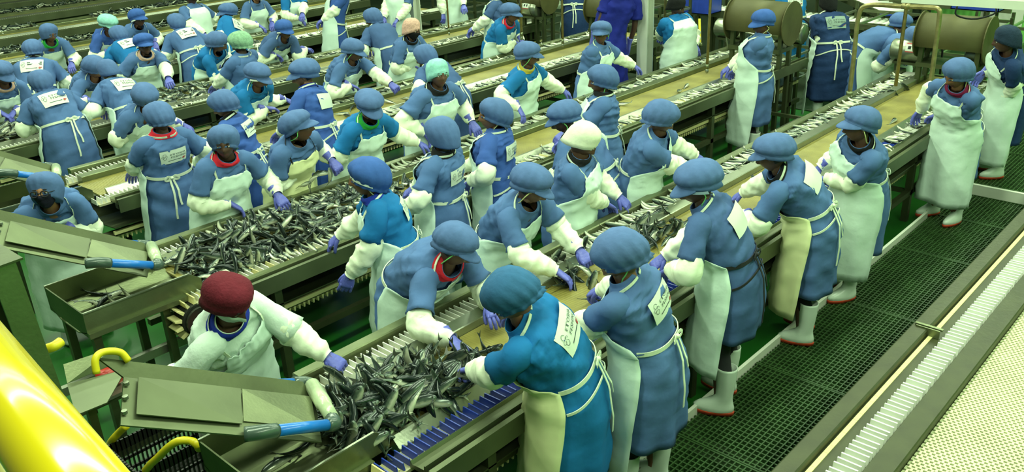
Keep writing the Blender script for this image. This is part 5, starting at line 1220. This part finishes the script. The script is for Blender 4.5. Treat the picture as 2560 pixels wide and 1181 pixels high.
shelf('steel machine frame at the end of the second line', (12.0, 6.0, 0), 1.0, .8, 2)
shelf('steel machine frame at the end of the third line', (12.3, 8.4, 0), 1.1, .9, 3)
shelf('steel machine frame at the end of the fourth line', (12.4, 10.7, 0), 1.1, .9, 3)
shelf('steel machine frame at the end of the nearest line', (12.0, 3.3, 0), 1.0, .8, 2)
crate('dark blue crate in front of the green wall, upper right', at(2410, 38, 1.3)+np.array((.6,0,0)), (.4, .6, .4), BLUE_P, 0, False)
crate('dark blue crate at the photo top above the bending worker', at(2300, 22, 1.0)+np.array((2, .6, 0)), (.5, .6, .4), BLUE_P, 0, False)
crate('dark blue crate below the white roller ramp', at(1755, 30, .9), (.4, .5, .25), BLUE_P, 0, False)
t = tag(empty('overhead_tray', (0, 0, 0)), 'pale overhead cable tray crossing the upper right corner', 'tray')
a = at(2260, -6, 2.5); b = at(2640, 16, 2.5)
m = MB(); m.bar(a, b, .10, .05); m.build('tray_base', WHITE_M, t); m = MB(); m.bar(a+(0, 0, .05), b+(0, 0, .05), .012, .09); m.build('tray_side', WHITE_M, t)
m = MB(); q0 = at(2395, 10, 2.45); q1 = at(2490, 14, 2.45); m.tube(spline([q0, q0+(0, 0, -.07), (q0+q1)/2+(0, 0, -.09), q1+(0, 0, -.05), q1], 16), .006, 8); m.build('hanging_cable', TIE_K, t, True)
for f in (a, b):
    m = MB(); m.tube([f+(0, 0, .02), f*np.array((1, 1, 0))+(0, 0, 6.0)], .01, 6); m.build('hanger_rod', STEEL_D, t)
m = MB(); p = at(2130, 10, .9); 
for i, (px, py, hgt, nm) in enumerate(((2500, 62, .5, 'white notice on the green back wall, upper right corner'),)):
    q = atX(px, py, 17.58); o = MB().box(17.575, 17.595, q[1]-.35, q[1]+.35, q[2]-.35, q[2]+.35).build('wall_notice', WHITE_M); tag(o, nm, 'sign')
t = tag(empty('yellow_bin', tuple(at(2122, 140, .9))), 'small yellow scoop hanging on the left gate leg', 'scoop')
m = MB(); V, F = sph(14, 8); m.add(V*np.array((.05, .05, .09)), F); m.build('bowl', YELLOW_H, t, True); m = MB(); m.tube([(0, 0, .08), (0, 0, .22)], .01, 8); m.build('handle', YELLOW_H, t, True)
t = tag(empty('yellow_lever', tuple(at(1750, 112, .98))), 'yellow lever arm beyond the black-hatted worker', 'lever')
m = MB(); m.bar((0, 0, 0), (.12, .1, .32), .03, .03); m.build('arm', YELLOW_H, t); m = MB(); m.tube([(-.02, 0, 0), (.02, 0, 0)], .035, 10); m.build('pivot', STEEL, t, True)

roller_line('roller conveyor rising behind the third line end', at(1560, -20, 1.0)+np.array((1.0, .6, 0)), 2.4, R_(60), R_(-4), 24, .5)
roller_line('steel roller conveyor beyond the navy worker with the worn label', (13.6, 6.6, .85), 3.4, R_(92), 0, 34, .5)
roller_line('second roller line in front of the green back wall', (15.2, 5.6, 1.0), 4.0, R_(90), 0, 36, .5)
roller_line('roller line in front of the green back wall at the photo top', (16.2, 7.6, 1.15), 4.0, R_(90), 0, 36, .5, True)
shelf('tall steel machine frame behind the roller lines', (14.4, 7.4, 0), 1.6, .8, 4)
shelf('tall steel machine frame right of the bending worker', (13.4, 3.9, 0), 1.2, .9, 3)
shelf('tall steel machine frame at the end of the fifth line', (12.6, 12.9, 0), 1.2, .9, 4)

shelf('dark steel machine frame behind the navy worker at the right photo edge', (12.4, 1.9, 0), 1.3, 1.0, 3)
shelf('steel machine frame beyond the raised grating, right photo edge', (14.0, 2.4, 0), 1.6, 1.2, 3)
o = MB().box(11.2, 17, 1.2, 3.6, 0, .012).build('added_dark_sheet', BLACK_P); tag(o, 'added dark floor sheet under the machines at the right photo edge', 'mat')  # added sheet that darkens the bright floor beyond the raised grating
